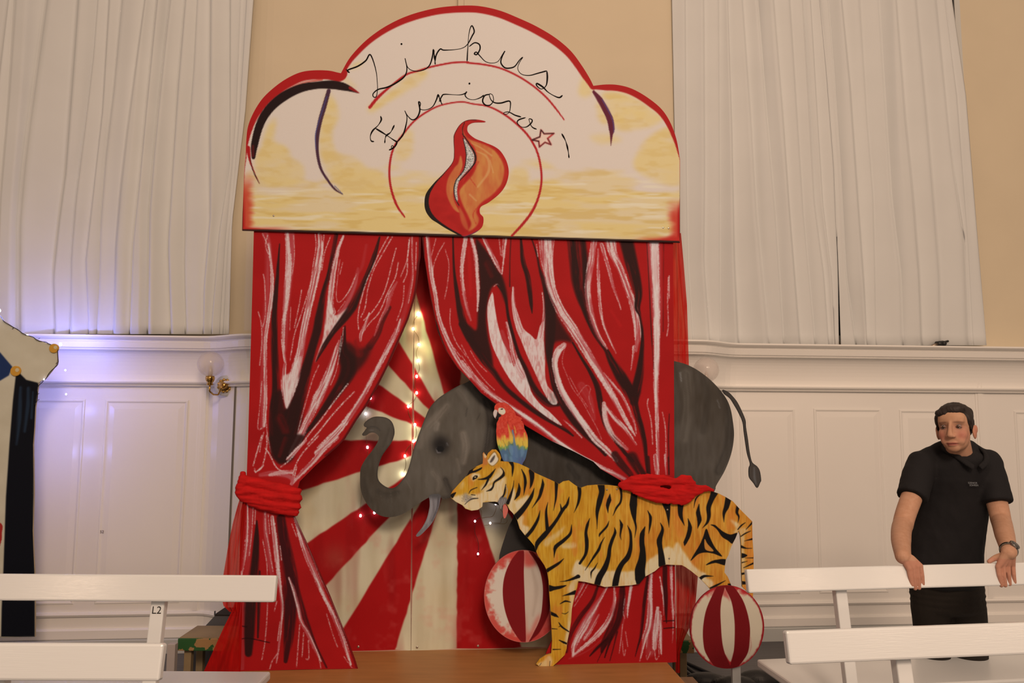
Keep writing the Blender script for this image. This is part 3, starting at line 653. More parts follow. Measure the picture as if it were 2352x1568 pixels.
# pen lettering: centre lines in the board's plane
LETTERS = [R1("712,444 735,466 724,451 790,425 840,390 870,352 905,450 916,560 908,620 890,622 888,602 920,575 980,560 1040,530 1090,490 1105,440 1093,375 1110,432 1150,456 1210,450 1250,420 1270,360 1275,315"),
           R1("1275,315 1282,360 1287,415"), cat2(R1("1285,400 1295,350 1320,315 1345,322 1440,315 1490,290 1525,230"), R2("138,200 122,165 105,210 97,300 92,395")),
           R2("104,300 140,275 170,285 175,315 155,350 138,345 152,335 175,360 210,395 250,405 290,395 320,350 335,328 315,370 310,405 335,435 370,437 400,425 430,385 450,368 430,400 418,440 440,475 490,485 550,470 605,455"),
           R2("605,455 608,500 600,550 570,572 541,552 541,536 580,560 610,590 650,615 685,627 706,612"),
           R1("935,745 940,770 920,805 885,840 870,875 875,905 894,910"), R1("903,825 960,860 1020,900 1040,915 1025,945 1005,950 1010,935 1020,950 989,965"),
           R1("1025,803 1000,850 970,875 962,920"), R1("1040,915 1080,865 1100,800 1105,750 1091,712 1110,745 1140,770 1170,755 1188,710 1180,655 1192,665 1190,700 1230,705 1270,685 1295,640 1305,605"),
           R1("1305,605 1318,640 1331,672"), cat2(R1("1312,655 1330,618 1350,606 1440,610 1480,600 1490,588 1479,612 1500,635 1540,640"), R2("180,626 200,610")),
           R2("240,605 205,615 192,650 210,675 240,675 262,645 255,610 235,605 245,640 270,660 310,662 365,650 370,690 360,725 335,735 328,725 360,720 400,740 440,752"),
           R2("470,755 425,770 415,790 440,815 475,815 505,790 510,770 490,765 500,800 515,820 540,831"), R2("700,858 725,905 740,960 748,1016")]
LETTER_W = [3.6, 4.2, 3.2, 3.2, 4.0, 3.8, 3.8, 3.8, 3.5, 4.2, 3.0, 3.4, 3.2, 3.8]
LETTER_DOTS = [R1("1070,283")[0], R2("107,537")[0]]

def paint_backdrop():
    CR = (214, 186, 146); RD = (170, 14, 16)
    c = Canvas(645, 520, 1350, 1505, CR, 1.0)
    X, Y = c.X, c.Y
    n = fbm(X*.05, Y*.006, 3); n2 = fbm(X*.012, Y*.012, 3)
    c.a += ((n-.5)*26)[..., None]+((n2-.5)*18)[..., None]*np.array([1, .8, .5])
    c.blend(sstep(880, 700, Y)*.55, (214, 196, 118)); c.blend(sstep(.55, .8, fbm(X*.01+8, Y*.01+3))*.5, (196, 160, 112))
    O = np.array([1052., 1014.])
    def ray(pa, pb):
        pa = np.array(pa, float); pb = np.array(pb, float)
        ea = O+(pa-O)*6; eb = O+(pb-O)*6
        pts = [O+(pa-O)*t for t in np.linspace(.02, 6, 90)]+[O+(pb-O)*t for t in np.linspace(6, .02, 90)]
        P = np.array(pts); P += RNG.normal(0, .7, P.shape)
        c.fill(P, RD, .97, 1.0, lambda x, y, m: .9+.25*fbm(x*.06, y*.02), smooth=False)
    ray((1057, 862), (958, 679)); ray((916, 785), (892, 838)); ray((870, 883), (842, 933)); ray((840, 1011), (826, 1084)); ray((841, 1156), (888, 1192))
    ray((866, 1318), (982, 1245)); ray((1051, 1200), (1120, 1236)); ray((1155, 1160), (1250, 1180)); ray((1300, 900), (1200, 880))
    c.blend(sstep(.56, .75, fbm(X*.02+3, Y*.003+1, 3))*.25, (120, 10, 12)); c.blend(sstep(.6, .85, fbm(X*.03+30, Y*.03+11, 3))*sstep(1180, 1250, Y)*.25, (216, 120, 100))
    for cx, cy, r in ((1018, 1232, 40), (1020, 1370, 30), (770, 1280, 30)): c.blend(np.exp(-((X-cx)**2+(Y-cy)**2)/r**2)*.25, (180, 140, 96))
    return c

def paint_elephant():
    c = Canvas(815, 790, 1760, 1360, (95, 81, 68), .8)
    X, Y = c.X, c.Y
    c.blend(sstep(960, 900, X)*sstep(930, 980, Y+0*X), (80, 67, 55)); c.blend(sstep(1500, 1560, X), (78, 65, 54)); c.blend(sstep(1110, 1200, X)*sstep(1560, 1500, X), (70, 59, 50))
    c.a += ((fbm(X*.16, Y*.03, 3)-.5)*16)[..., None]+((fbm(X*.012, Y*.012, 3)-.5)*30)[..., None]
    def sm(f, t, col, a, soft=8): c.stroke(f(t), col, a, soft=soft, kind='smear', seed=len(t))
    LG = (138, 118, 101); DK = (42, 34, 30)
    sm(R6, "560,700,60 620,560,110 690,480,120 770,380,80", LG, .6, 14); sm(R6, "900,600,70 920,700,80 900,820,60", LG, .75, 12); sm(R6, "850,800,30 870,900,40", LG, .6, 8)
    sm(R6, "700,520,50 690,560,60", (152, 131, 114), .6, 8); sm(R6, "660,900,60 720,980,60 700,1040,40", LG, .35, 10); sm(R6, "860,260,60 900,300,70 930,360,50", LG, .35, 10)
    for t, w in (("1060,330,30 1100,480,60 1090,640,70 1070,760,60", .6), ("1180,560,120 1140,700,90 1080,820,60", .55), ("930,400,14 920,460,12", .7), ("1030,440,12 1010,490,10", .6), ("760,960,70 800,1080,60 740,1100,40", .55), ("1000,240,50 1080,330,50 1160,430,40", .7)): sm(R6, t, DK, w, 8)
    for r, a in ((115, .45), (80, .55), (48, .6)):
        d = np.hypot(X-1012, (Y-1022)*.95)*3.409
        c.blend(sstep(r, r*.35, d)*a, (32, 27, 25))
    c.stroke(R6("690,715,6 698,745,10 720,745,5"), (116, 104, 100), .9, soft=1.2); c.stroke(R6("770,675,8 778,690,8"), (104, 94, 92), .9, soft=1.2)
    c.fill(ell(1011, 1031, 8, 7), (24, 22, 22), .9, 1.2)
    for t in ("120,960,40 130,1040,60 170,1120,60", "230,1050,50 300,1080,60 390,1060,50", "140,820,30 180,760,30", "320,560,20 300,620,24 270,700,24"): sm(R6, t, (62, 52, 43), .55, 6)
    for t in ("455,960,8 500,1060,8", "600,960,12 615,1020,8", "250,1060,6 270,1160,5", "330,1050,5 340,1140,5", "380,1040,5 400,1120,5"): sm(R6, t, (118, 103, 88), .55, 3)
    c.stroke(R6("150,556,5 180,545,7 220,550,7 250,575,6"), (60, 54, 50), .8, soft=1.5); c.stroke(R6("160,575,5 200,568,6"), (122, 110, 102), .7, soft=1.5)
    # hind quarter
    sm(R4B, "30,160,70 40,300,60 20,450,60", (116, 100, 86), .5, 12); sm(R4B, "200,220,60 230,330,60 225,480,50 180,600,50", (48, 40, 34), .55, 10); sm(R4B, "100,150,40 130,260,40 110,420,40", (58, 48, 40), .4, 10)
    c.stroke(R4B("175,275,8 185,310,8"), (120, 110, 104), .5, kind='smear', soft=2); c.stroke(R4B("5,150,10 10,190,8"), (150, 140, 130), .6, kind='smear', soft=3)
    # leg and body in the middle
    c.fill(PX("1140,1160 1240,1170 1260,1300 1140,1330"), (54, 46, 41), .85, 8)
    sm(T2, "20,60,60 80,140,50", (44, 37, 32), .5, 8)
    c.stroke(R6("1250,400,40 1400,560,50 1560,640,50 1700,740,50"), (42, 35, 31), .6, kind='smear', soft=10)
    c.stroke(cat2(OUT_ELE[2:40, :2]), (50, 42, 36), .5, w=3.5, soft=2)
    # tail
    c.fill(OUT_TAIL, (72, 60, 52), .8, 1); c.stroke(R4B("343,585,10 345,630,16 352,660,8"), (110, 102, 98), .6, kind='smear', soft=3); c.stroke(np.vstack([OUT_TAIL, OUT_TAIL[:1]]), (40, 36, 34), .7, w=2.4, soft=1)
    return c
def paint_tusk():
    c = Canvas(950, 1125, 1020, 1240, (128, 114, 110), 1.5)
    c.a += ((fbm(c.X*.25, c.Y*.03, 3)-.5)*40)[..., None]
    c.stroke(R6("650,1090,16 650,1180,24 625,1270,22 580,1340,14"), (160, 144, 138), .7, kind='smear', soft=4); c.stroke(R6("708,1100,22 695,1190,20 655,1280,14"), (76, 66, 66), .8, kind='smear', soft=4)
    c.fill(R6("600,1060 760,1060 730,1100 640,1100"), (84, 76, 72), .9, 4)
    return c

def paint_tiger():
    YE = (202, 136, 34); ORG = (208, 128, 46); CRM = (226, 190, 142); BK = (24, 18, 16)
    c = Canvas(1025, 1022, 1740, 1540, YE, 1.4)
    X, Y = c.X, c.Y
    c.blend(sstep(1330, 1520, X)*.75, ORG)
    c.a += ((fbm(X*.42, Y*.035, 3)-.5)*56)[..., None]*np.array([.8, .9, .6])+((fbm(X*.03, Y*.03, 3)-.5)*30)[..., None]*np.array([.6, 1, .5])
    c.blend(sstep(.55, .75, fbm(X*.25+50, Y*.02+9, 3))*.45, (214, 160, 62)); c.blend(sstep(.58, .76, fbm(X*.05+5, Y*.02+19, 3))*.45, (212, 110, 44))
    tx = lambda x, y, m: .55+.85*fbm(x*.3, y*.05, 2)
    def C(f, t, a=.95, soft=2.5, col=CRM): c.fill(f(t), col, a, soft, tx)
    # cream
    C(TA, "95,650 190,610 330,600 430,590 520,505 600,470 690,420 738,385 742,480 722,580 650,695 560,695 480,690 460,755 400,805 320,800 240,755 150,700", 1)
    C(TA, "330,360 400,345 440,385 400,400 350,440 325,400"); C(TA, "640,290 700,290 720,330 680,390 560,470 510,470 600,380", .9); C(TA, "440,520 520,440 540,470 470,560", .9)
    C(TA, "770,720 825,540 850,600 850,680 1010,610 990,680 900,790 835,855 790,800", 1); C(TA, "880,900 950,855 945,960 1020,1000 985,1100 920,1030", .95); C(TA, "800,600 840,520 830,640", .8)
    C(TA, "1190,1170 1300,1090 1400,1020 1450,980 1400,1080 1300,1160 1230,1230", .6); C(TA, "1400,1200 1568,1180 1568,1240 1420,1240", .55); C(TA, "200,470 240,450 220,530 190,540", .5)
    C(TB, "95,1280 150,1150 180,1190 240,1240 330,1250 400,1260 470,1290 640,1290 760,1300 890,1290 1010,1280 1040,1180 1130,1110 1195,1080 1230,1230 1050,1380 900,1480 500,1510 370,1465 165,1410", 1)
    C(TC, "125,850 190,810 240,830 290,755 350,850 400,920 470,1020 560,1100 640,1145 600,1240 560,1200 480,1145 360,1045 140,1025", 1); C(TC, "590,1210 660,1190 720,1240 690,1310", .9); C(TC, "930,490 980,510 1040,550 1010,640 960,640 1000,590", .9); C(TC, "1050,680 1090,690 1080,800 1060,800", .8); C(TC, "1060,860 1090,850 1100,1100 1065,1250", .7); C(TC, "950,760 930,850 900,930 920,830", .7); C(TC, "1040,600 1130,590 1120,640 1060,680", .6)
    C(TD, "1225,200 1255,215 1258,370 1215,520 1200,640 1172,800 1150,1000 1112,1200 1085,1180 1125,900 1150,650 1120,540 1190,400 1160,360", .85); C(TD, "745,1440 830,1400 890,1330 930,1390 900,1470 840,1475", .7); C(TD, "1250,380 1359,330 1359,470 1250,430", 1); C(TD, "1060,20 1200,10 1190,40 1060,45", .5)
    # ears, brow
    c.fill(TA("460,230 470,90 510,140 520,240"), (196, 112, 52), 1, 1); c.fill(TA("475,110 510,145 490,165"), CRM, .9, 1)
    c.fill(TA("545,165 605,95 635,150 650,185 600,255 550,240 525,195"), (226, 198, 166), 1, .8); c.fill(TA("550,215 575,165 610,130 600,175 570,215"), (60, 46, 40), .85, 1)
    c.stroke(TA("530,180,9 560,130,8 605,90,9 640,130,9 655,175,9 640,215,8 580,262,7 535,235,6"), (120, 84, 30), .8, soft=1)
    S = lambda f, t, a=1.0: c.stroke(f(t), BK, a, soft=.8)
    def P(f, t, a=1.0): c.fill(f(t), BK, a, 0)
    # head
    P(TA, "262,385 285,330 350,285 385,270 350,300 345,318 400,300 455,275 445,300 380,335 320,350"); P(TA, "345,400 372,375 402,378 395,405 360,425 345,430"); c.fill(ell(1091.5, 1095.5, 1.6, 1.4), (214, 180, 130), .9, 0)
    S(TA, "408,422,8 480,415,24 540,392,38 580,345,26 618,292,5"); S(TA, "530,420,26 498,488,22 448,550,4"); S(TA, "678,275,5 712,320,14 712,368,36 660,415,28 602,456,20 588,508,20 560,545,26 508,563,6")
    S(TA, "298,592,5 322,550,12 396,518,9"); P(TA, "78,602 142,574 128,606 100,648 82,628"); S(TA, "248,722,5 290,682,10 340,654,16 408,648,9"); S(TA, "328,605,11 372,610,8")
    c.stroke(TA("260,610,60 270,660,70 330,640,30"), (150, 134, 128), .55, soft=4); c.blend(c.pmask(TA("215,610 330,610 330,660 240,700 205,680"))*sstep(.55, .7, vnoise(X*1.6, Y*1.6))*.5, (80, 70, 66))
    S(TA, "740,480,8 732,550,22 716,610,20 678,655,26"); c.stroke(TA("690,640,34 660,700,40 655,750,20"), (120, 108, 104), .8, soft=2, kind='chalk'); c.stroke(TA("745,500,16 760,560,18 740,660,18"), (170, 158, 150), .8, kind='chalk', soft=1)
    c.stroke(TA("85,650,5 170,715,6 245,755,6"), (120, 88, 40), .8)
    c.fill(TA("640,700 690,640 745,640 765,690 735,720 700,785 672,790 655,750"), (118, 105, 100), .95, 1)
    for t in ("700,660,6 680,770,4", "725,660,6 705,760,4", "670,680,5 665,770,4"): c.stroke(TA(t), (170, 156, 148), .8, soft=.6)
    # neck and shoulder
    for t in ("800,205,52 824,260,32 822,330,22 817,388,4", "930,300,8 965,380,30 976,460,36 966,540,20 955,612,3", "895,468,6 902,530,36 886,600,46 845,668,6", "838,435,4 828,515,12 798,615,32 764,705,40",
              "1050,320,66 1056,400,54 1046,480,32 1030,535,4", "1180,415,4 1186,480,36 1166,560,42 1140,640,32 1058,764,3", "1082,525,5 1052,620,40 992,720,56 922,810,66 850,885,72", "1350,455,46 1346,560,32 1340,660,22 1313,795,3",
              "1502,632,6 1478,720,32 1422,790,42 1370,880,36 1300,980,42 1205,1090,62 1122,1185,56 1100,1275,18", "1395,715,6 1412,795,28", "1246,695,4 1226,800,26 1231,920,38 1240,1020,44", "1152,795,4 1126,900,32 1060,1020,42 985,1110,42",
              "1532,965,6 1516,1070,32 1440,1150,42 1342,1230,48 1326,1300,20 1320,1362,3", "1438,1372,5 1370,1432,32 1236,1516,44"): S(TA, t)
    for t in ("1250,385,40 1180,410,28 1110,435,14 1025,446,3", "1212,575,54 1150,592,32 1055,618,4", "1028,712,8 1090,680,22 1152,692,10", "1048,824,5 1090,833,9 1126,808,5", "915,825,40 970,850,38 1008,874,5", "1012,938,10 1050,990,22 1132,1046,14", "1012,988,7 1042,974,9", "928,1010,12 992,1015,6", "1016,1148,10 1070,1175,26 1112,1192,20", "943,1260,14 1034,1257,6", "905,1400,5 900,1470,6", "800,1425,4 780,1455,5"): S(TD, t)
    P(TD, "888,488 960,502 1102,488 1040,527 960,547 896,562")
    # flank
    for t in ("170,215,50 176,300,42 156,420,30 104,543,3", "40,340,6 20,420,32 0,475,22", "450,180,92 460,280,72 430,400,70 402,530,46 400,640,18 400,752,3", "566,303,8 556,380,56 536,450,46 540,548,4", "700,215,36 713,320,26 700,410,26 650,480,26 603,584,4",
              "306,615,5 276,700,36 256,800,36 266,900,50 266,1000,46 246,1090,36 178,1195,32", "552,650,5 526,720,26 436,820,26 430,855,3", "498,856,4 450,940,22 420,1020,36 360,1110,30 246,1284,5", "407,1186,4 366,1260,20 325,1310,22 322,1388,3",
              "624,732,5 632,800,36 592,900,42 562,1000,46 546,1120,52 502,1250,72 432,1370,82 400,1470,78", "690,632,5 714,700,42 706,770,26 698,840,16 711,893,3", "790,706,4 826,790,32 836,900,36 826,1020,50 790,1120,66 722,1200,62 672,1300,72 642,1420,82 630,1500,78",
              "876,310,84 866,440,100 872,550,72 886,650,32 901,740,20 884,863,3", "1050,516,6 1086,600,38 1081,700,32 1064,813,4", "1016,726,12 982,820,62 976,930,66 986,1030,72 980,1150,100 952,1280,132 955,1390,134 945,1470,70",
              "1215,676,8 1242,760,36 1202,900,72 1212,1000,62 1226,1100,78 1236,1215,92", "1290,420,110 1310,520,62 1320,640,26 1325,735,3", "155,1360,44 80,1398,26 0,1420,14"): S(TB, t)
    # hip and tail
    for t in ("330,300,74 330,430,52 377,558,4", "420,474,8 442,580,52 422,680,52 386,760,42 378,803,3", "562,186,5 512,240,20 489,345,3", "552,300,8 541,400,52 556,490,56 534,594,3", "742,150,88 702,240,62 666,340,56 670,440,46 650,520,30 592,588,3", "906,225,76 882,330,62 851,410,36 850,518,3", "1022,318,44 1006,400,32 1030,450,20 1019,524,3",
              "555,1205,40 612,1165,32 724,1165,5", "686,1308,18 760,1275,26 868,1218,6", "905,1262,20 940,1270,40", "1108,522,7 1060,556,18 1018,604,12", "1194,520,24 1116,604,6", "1172,622,7 1110,650,16 1052,688,12", "1194,718,22 1096,742,4", "1058,810,34 1120,830,12 1188,830,5", "1207,945,12 1106,946,5", "1066,1002,14 1132,985,5", "1207,1008,22 1086,1064,7", "1062,1138,28 1108,1128,20", "1066,1245,44 1120,1246,32"): S(TC, t)
    P(TC, "688,547 740,549 790,590 850,635 930,665 1018,648 962,772 900,737 830,692 775,612 730,570"); P(TC, "640,596 682,700 742,820 828,927 720,892 620,882 540,902 453,978 500,890 560,790 600,700")
    c.fill(TC("620,720 650,775 725,862 630,842"), (200, 124, 50), 1, .3); P(TC, "872,964 780,964 700,985 636,1032 750,1006 862,1032"); P(TC, "1060,888 1132,915 1066,948")
    return c

def paint_parrot():
    RDP = (208, 62, 44); c = Canvas(1128, 918, 1218, 1072, RDP, 3.0)
    X, Y = c.X, c.Y
    v = (Y-910)*9.8; u = (X-1110)*9.8
    c.a += ((fbm(X*.3, Y*.3, 3)-.5)*44)[..., None]*np.array([.8, .9, .7])
    nz = (fbm(X*.28, Y*.05, 2)-.5)*170
    c.blend(sstep(830, 960, v+nz), (222, 138, 62)); c.blend(sstep(930, 1020, v+nz), (216, 172, 66)); c.blend(sstep(1100, 1150, v+nz*.8), (112, 142, 70)); c.blend(sstep(1150, 1230, v+nz*.6), (84, 104, 124)); c.blend(sstep(1330, 1500, v+nz)*.7, (88, 80, 120))
    c.blend(sstep(1000, 1070, v+nz*.5)*np.exp(-((u-640)/70)**2), (70, 104, 92)); c.blend(sstep(1080, 1140, v)*np.exp(-((u-690)/110)**2), (92, 112, 140))
    c.stroke(PA("660,770,40 680,900,44 700,1050,50 735,1200,60 750,1350,60"), (98, 116, 140), .9, soft=1)
    for t in ("560,640,20 590,760,44 630,900,100 635,1040,60", "700,680,20 730,820,30", "930,830,40 940,950,60", "480,900,50 490,990,30", "770,950,60 790,1060,40", "860,960,60 850,1110,40", "960,1000,70 960,1160,30"): c.stroke(PA(t), (224, 176, 70), .75, soft=2)
    for t in ("370,1000,30 385,1060,30", "430,1080,24 440,1160,20", "490,1100,24 500,1200,20"): c.stroke(PA(t), (214, 190, 96), .7, soft=2)
    for t in ("620,1130,90 630,1230,100 640,1300,50", "880,1160,80 880,1260,90 865,1340,40", "500,1330,70 510,1430,60", "620,1380,60 640,1470,60"): c.stroke(PA(t), (116, 138, 156), .6, soft=3)
    for t in ("540,570,10 600,740,10 670,900,8", "440,980,8 480,1060,8 500,1120,6", "575,1010,10 570,1100,10", "880,1010,8 900,1110,8", "560,1180,8 600,1300,8", "790,1080,8 800,1160,8", "660,640,6 700,760,6"): c.stroke(PA(t), (110, 50, 44), .5, soft=1)
    for t in ("330,640,30 370,720,40", "800,640,30 850,720,40", "420,620,24 440,700,20", "800,850,40 830,880,30"): c.stroke(PA(t), (222, 104, 84), .5, soft=4)
    c.fill(PA("350,265 440,262 480,290 500,345 480,390 430,415 380,390 340,360"), (222, 196, 164), 1, .4); c.stroke(PA("400,290,22 420,286,34 440,284,20"), (60, 40, 24), .9, soft=.4)
    c.fill(PA("250,305 290,302 318,325 310,390 290,450 268,495 245,470 222,410 228,350"), (214, 182, 164), 1, .4); c.fill(PA("322,340 345,380 400,420 395,450 350,475 340,520 290,515 275,480 300,440"), (34, 28, 26), 1, .4)
    return c

def paint_ball(which):
    WH = (222, 190, 164); RD = (130, 22, 24); PK = (206, 70, 58)
    if which == 'L':
        f = TD; c = Canvas(BL_C[0]-100, BL_C[1]-115, BL_C[0]+100, BL_C[1]+115, WH, 1.5)
        r = np.hypot((X_ := c.X-BL_C[0])/(475/5.227), (Y_ := c.Y-BL_C[1])/(553/5.227))
        nz = fbm(c.X*.09, c.Y*.09, 3)
        c.blend(sstep(.80, .98, r+(nz-.5)*.35)*.9, PK); c.blend(sstep(.55, 1.0, np.abs(Y_)/105+(nz-.5)*.5)*.85, PK)
        c.fill(f("592,75 640,72 760,250 815,450 820,650 790,880 700,1080 650,1172 612,1175 612,1000 605,800 600,600 590,350"), (206, 172, 146), .9, 0, smooth=True)
        c.fill(f("592,75 640,72 745,210 700,260 600,250"), PK, .85, 5); c.fill(f("608,820 615,1175 660,1172 790,850 740,900 640,1090"), PK, .7, 4)
        c.stroke(f("700,300,60 740,550,80 700,850,50"), (180, 146, 122), .5, kind='smear', soft=8)
        c.fill(f("530,80 430,210 362,380 340,560 360,760 420,950 500,1090 572,1175 612,1177 612,1000 605,800 598,600 590,350 590,78"), RD, 1, 0)
        c.fill(f("645,70 700,90 855,285 905,500 905,700 885,850 785,1050 690,1145 650,1172 700,1080 790,880 820,650 815,450 760,250"), (112, 16, 18), 1, 0)
        c.fill(f("690,1145 785,1050 885,850 910,800 1000,900 900,1080 760,1150"), (190, 60, 52), .9, 1)
        c.stroke(np.vstack([OUT_BL, OUT_BL[:1]]), (200, 110, 96), .7, w=2, soft=1)
    else:
        f = RB; c = Canvas(BR_C[0]-92, BR_C[1]-102, BR_C[0]+92, BR_C[1]+102, (214, 182, 148), 1.5)
        nz = fbm(c.X*.12, c.Y*.12, 3); Y_ = (c.Y-BR_C[1])/95.3
        r = np.hypot((c.X-BR_C[0])/85.5, Y_)
        c.blend(sstep(.93, 1.0, r+(nz-.5)*.06), (160, 26, 30)); c.blend(sstep(.72, 1.0, np.abs(Y_)+(nz-.5)*.35)*.85, (186, 40, 40))
        c.fill(f("690,110 640,300 622,480 630,700 650,950 690,1120 775,1300 830,1080 842,850 836,600 790,330"), (214, 182, 148), .9, 2)
        c.fill(f("660,230 690,140 720,180 770,330 740,290 690,260"), (186, 50, 48), .7, 2); c.fill(f("690,1130 775,1250 825,1110 800,1240 778,1340"), (176, 26, 28), .95, 1)
        c.fill(f("590,95 480,290 400,500 362,750 367,950 402,1110 525,1300 640,1345 780,1355 692,1130 650,950 630,700 622,480 640,300 688,100"), (122, 20, 22), 1, 0)
        c.fill(f("690,100 790,330 836,600 842,850 828,1080 775,1345 885,1322 1032,1120 1066,900 1066,700 1022,480 942,280 800,95"), (122, 20, 22), 1, 0)
        c.stroke(f("1110,230,20 1200,400,26 1262,600,28 1270,760,24 1220,1000,16 1130,1160,10"), (150, 26, 30), .9, soft=1); c.stroke(f("200,480,26 172,720,30 190,920,24 300,1130,30 480,1290,20"), (140, 24, 28), .9, soft=1)
        c.stroke(f("1080,880,40 1090,1020,30 1060,1120,20"), (196, 110, 96), .5, kind='chalk', soft=2)
    return c
def paint_clown():
    c = Canvas(-260, 560, 160, 1500, (212, 184, 150), 1.4)
    c.a += ((fbm(c.X*.03, c.Y*.03, 3)-.5)*14)[..., None]
    NV = (38, 50, 82)
    c.fill(PX("-200,700 -40,790 0,809 16,828 28,842 20,862 0,874 -60,890 -260,900 -260,700"), NV, 1, 1, smooth=False)
    c.fill(PX("38,850 60,872 92,880 84,920 79,1000 77,1100 79,1250 80,1340 80,1500 2,1500 4,1400 8,1310 14,1140 22,1020 30,920"), (18, 17, 22), 1, 1, smooth=False)
    for t in ("48,890,10 44,960,14 38,1020,8", "66,892,12 64,930,12 56,990,10", "76,900,6 72,960,8"): c.stroke(PX(t), (44, 56, 70), .7, kind='smear', soft=4)
    c.fill(PX("-60,1180 0,1200 4,1225 2,1245 -10,1262 -60,1270"), (176, 44, 36), 1, 0)
    return c
# ---------------------------------------------------------------- the hall: wall, panelling, ledge, floor, window curtains
WALL = Plane(5.35, .083)
M_PANEL = mat('panelling_paint', np.array((.88, .87, .85)), .24, bump=.05, bscale=60, spec=.5)
M_WALL = mat('upper_wall_paint', alb((224, 182, 139)), .8, bump=.06, bscale=120, vary=.03, vscale=2)
M_FLOOR = mat('floor_boards', alb((88, 74, 66)), .5, vary=.15, vscale=4, stretch=(1, 8, 1))
M_GAP = mat('dark_gap', (.02, .015, .012), .9)
sl, _z = WALL.sz(475, 900); sr, _z = WALL.sz(1690, 900)
PIER = .20
def wall_off(s, r=.36):
    """how far the pier between the two windows stands out from the wall"""
    a = min(max((s-sl)/r, 0), 1); b = min(max((sr-s)/r, 0), 1); t = min(a, b)
    return PIER*t*t*(3-2*t)
S_ALL = sorted(set(list(np.linspace(-4.6, sl, 6))+list(np.linspace(sl, sl+.36, 9))+list(np.linspace(sr-.36, sr, 9))+list(np.linspace(sr, 5.6, 6))))
PATH = [(lambda o, z, s=s: WALL.pt(s, o+wall_off(s), z)) for s in S_ALL]
z_l = WALL.sz(300, 768, .1)[1]; z_r = WALL.sz(2000, 797, .1)[1]
ZR = (z_l+z_r)/2                                   # top of the ledge
ZB = ZR-.095
zf = (WALL.sz(300, 878)[1]+WALL.sz(2000, 898)[1])/2  # cornice over the panels
zp = .30
wall = MB().sweep(PATH, [(-.15, 0), (-.15, ZR-.03), (0, ZR-.03), (0, 0)]).build('wall_back', M_PANEL)
tag(wall, kind='structure')
up = MB().sweep([(lambda o, z, s=s: WALL.pt(s, o+.3*wall_off(s), z)) for s in S_ALL], [(-.15, ZR-.02), (-.15, 6.8), (-.02, 6.8), (-.02, ZR-.02)]).build('wall_upper', M_WALL)
tag(up, kind='structure')
ledge = MB().sweep(PATH, [(-.02, ZB), (.086, ZB), (.094, ZB+.006), (.088, ZB+.012), (.104, ZB+.018), (.112, ZB+.054), (.100, ZB+.060), (.106, ZB+.068), (.134, ZB+.076), (.146, ZB+.086), (.144, ZR+.002), (-.02, ZR+.004)]).build('trim_1', M_PANEL)
tag(ledge, kind='structure')
cv = [(-.01, zf)]+[(.004+.085*(1-math.sqrt(max(0, 1-t*t))), zf+(ZB+.002-zf)*t) for t in np.sin(np.linspace(0, math.pi/2, 12))]+[(-.01, ZB+.002)]
tag(MB().sweep(PATH, cv).build('trim_2', M_PANEL), kind='structure')
tag(MB().sweep(PATH, [(-.01, zf-.018), (.018, zf-.018), (.026, zf-.012), (.018, zf-.004), (.046, zf+.004), (.050, zf+.012), (.042, zf+.020), (-.01, zf+.022)]).build('trim_3', M_PANEL), kind='structure')
base = MB().sweep(PATH, [(-.01, 0), (.030, 0), (.030, .085), (.024, .092), (-.01, .092)]).build('baseboard_back', mat('baseboard_paint', alb((196, 172, 150)), .5, spec=.4))
tag(base, kind='structure')
tag(MB().sweep(PATH, [(-.01, .094), (.018, .094), (.022, .10), (.022, .15), (.010, .16), (-.01, .16)]).build('trim_4', M_PANEL), kind='structure')
zl = (WALL.sz(200, 1411)[1]+WALL.sz(1900, 1380)[1])/2
tag(MB().sweep(PATH, [(-.01, zl-.02), (.014, zl-.018), (.022, zl-.004), (.014, zl+.008), (-.01, zl+.012)]).build('trim_5', M_PANEL), kind='structure')
fl = MB().obox((0, 2.0, -.03), (7, 0, 0), (0, 5.5, 0), (0, 0, .03)).build('floor', M_FLOOR); tag(fl, kind='structure')

def panel(px0, px1, pyt, name='panel'):
    """raised-and-fielded panel: a moulded frame round a field"""
    s0 = WALL.sz(px0, pyt+120)[0]; s1 = WALL.sz(px1, pyt+120)[0]; z1 = WALL.sz((px0+px1)/2, pyt)[1]; z0 = zl+.06
    m = MB()
    def ring(a, oa, b, ob):
        P = [WALL.pt(s0+a, oa, z0+a), WALL.pt(s1-a, oa, z0+a), WALL.pt(s1-a, oa, z1-a), WALL.pt(s0+a, oa, z1-a),
             WALL.pt(s0+b, ob, z0+b), WALL.pt(s1-b, ob, z0+b), WALL.pt(s1-b, ob, z1-b), WALL.pt(s0+b, ob, z1-b)]
        m.add(P, [[0, 1, 5, 4], [1, 2, 6, 5], [2, 3, 7, 6], [3, 0, 4, 7]])
    ring(0, .0005, .004, .006); ring(.004, .006, .012, .0065); ring(.012, .0065, .022, .001); ring(.022, .001, .030, .001); ring(.030, .001, .062, .0055)
    b = .062
    m.add([WALL.pt(s0+b, .0055, z0+b), WALL.pt(s1-b, .0055, z0+b), WALL.pt(s1-b, .0055, z1-b), WALL.pt(s0+b, .0055, z1-b)], [[0, 1, 2, 3]])
    return m.build(name, M_PANEL, wall)
for a, b, t in ((62, 190, 916), (236, 428, 918), (1700, 1829, 938), (1872, 2028, 938), (2070, 2222, 941), (2335, 2470, 944), (-260, 30, 914)):
    panel(a, b, t)
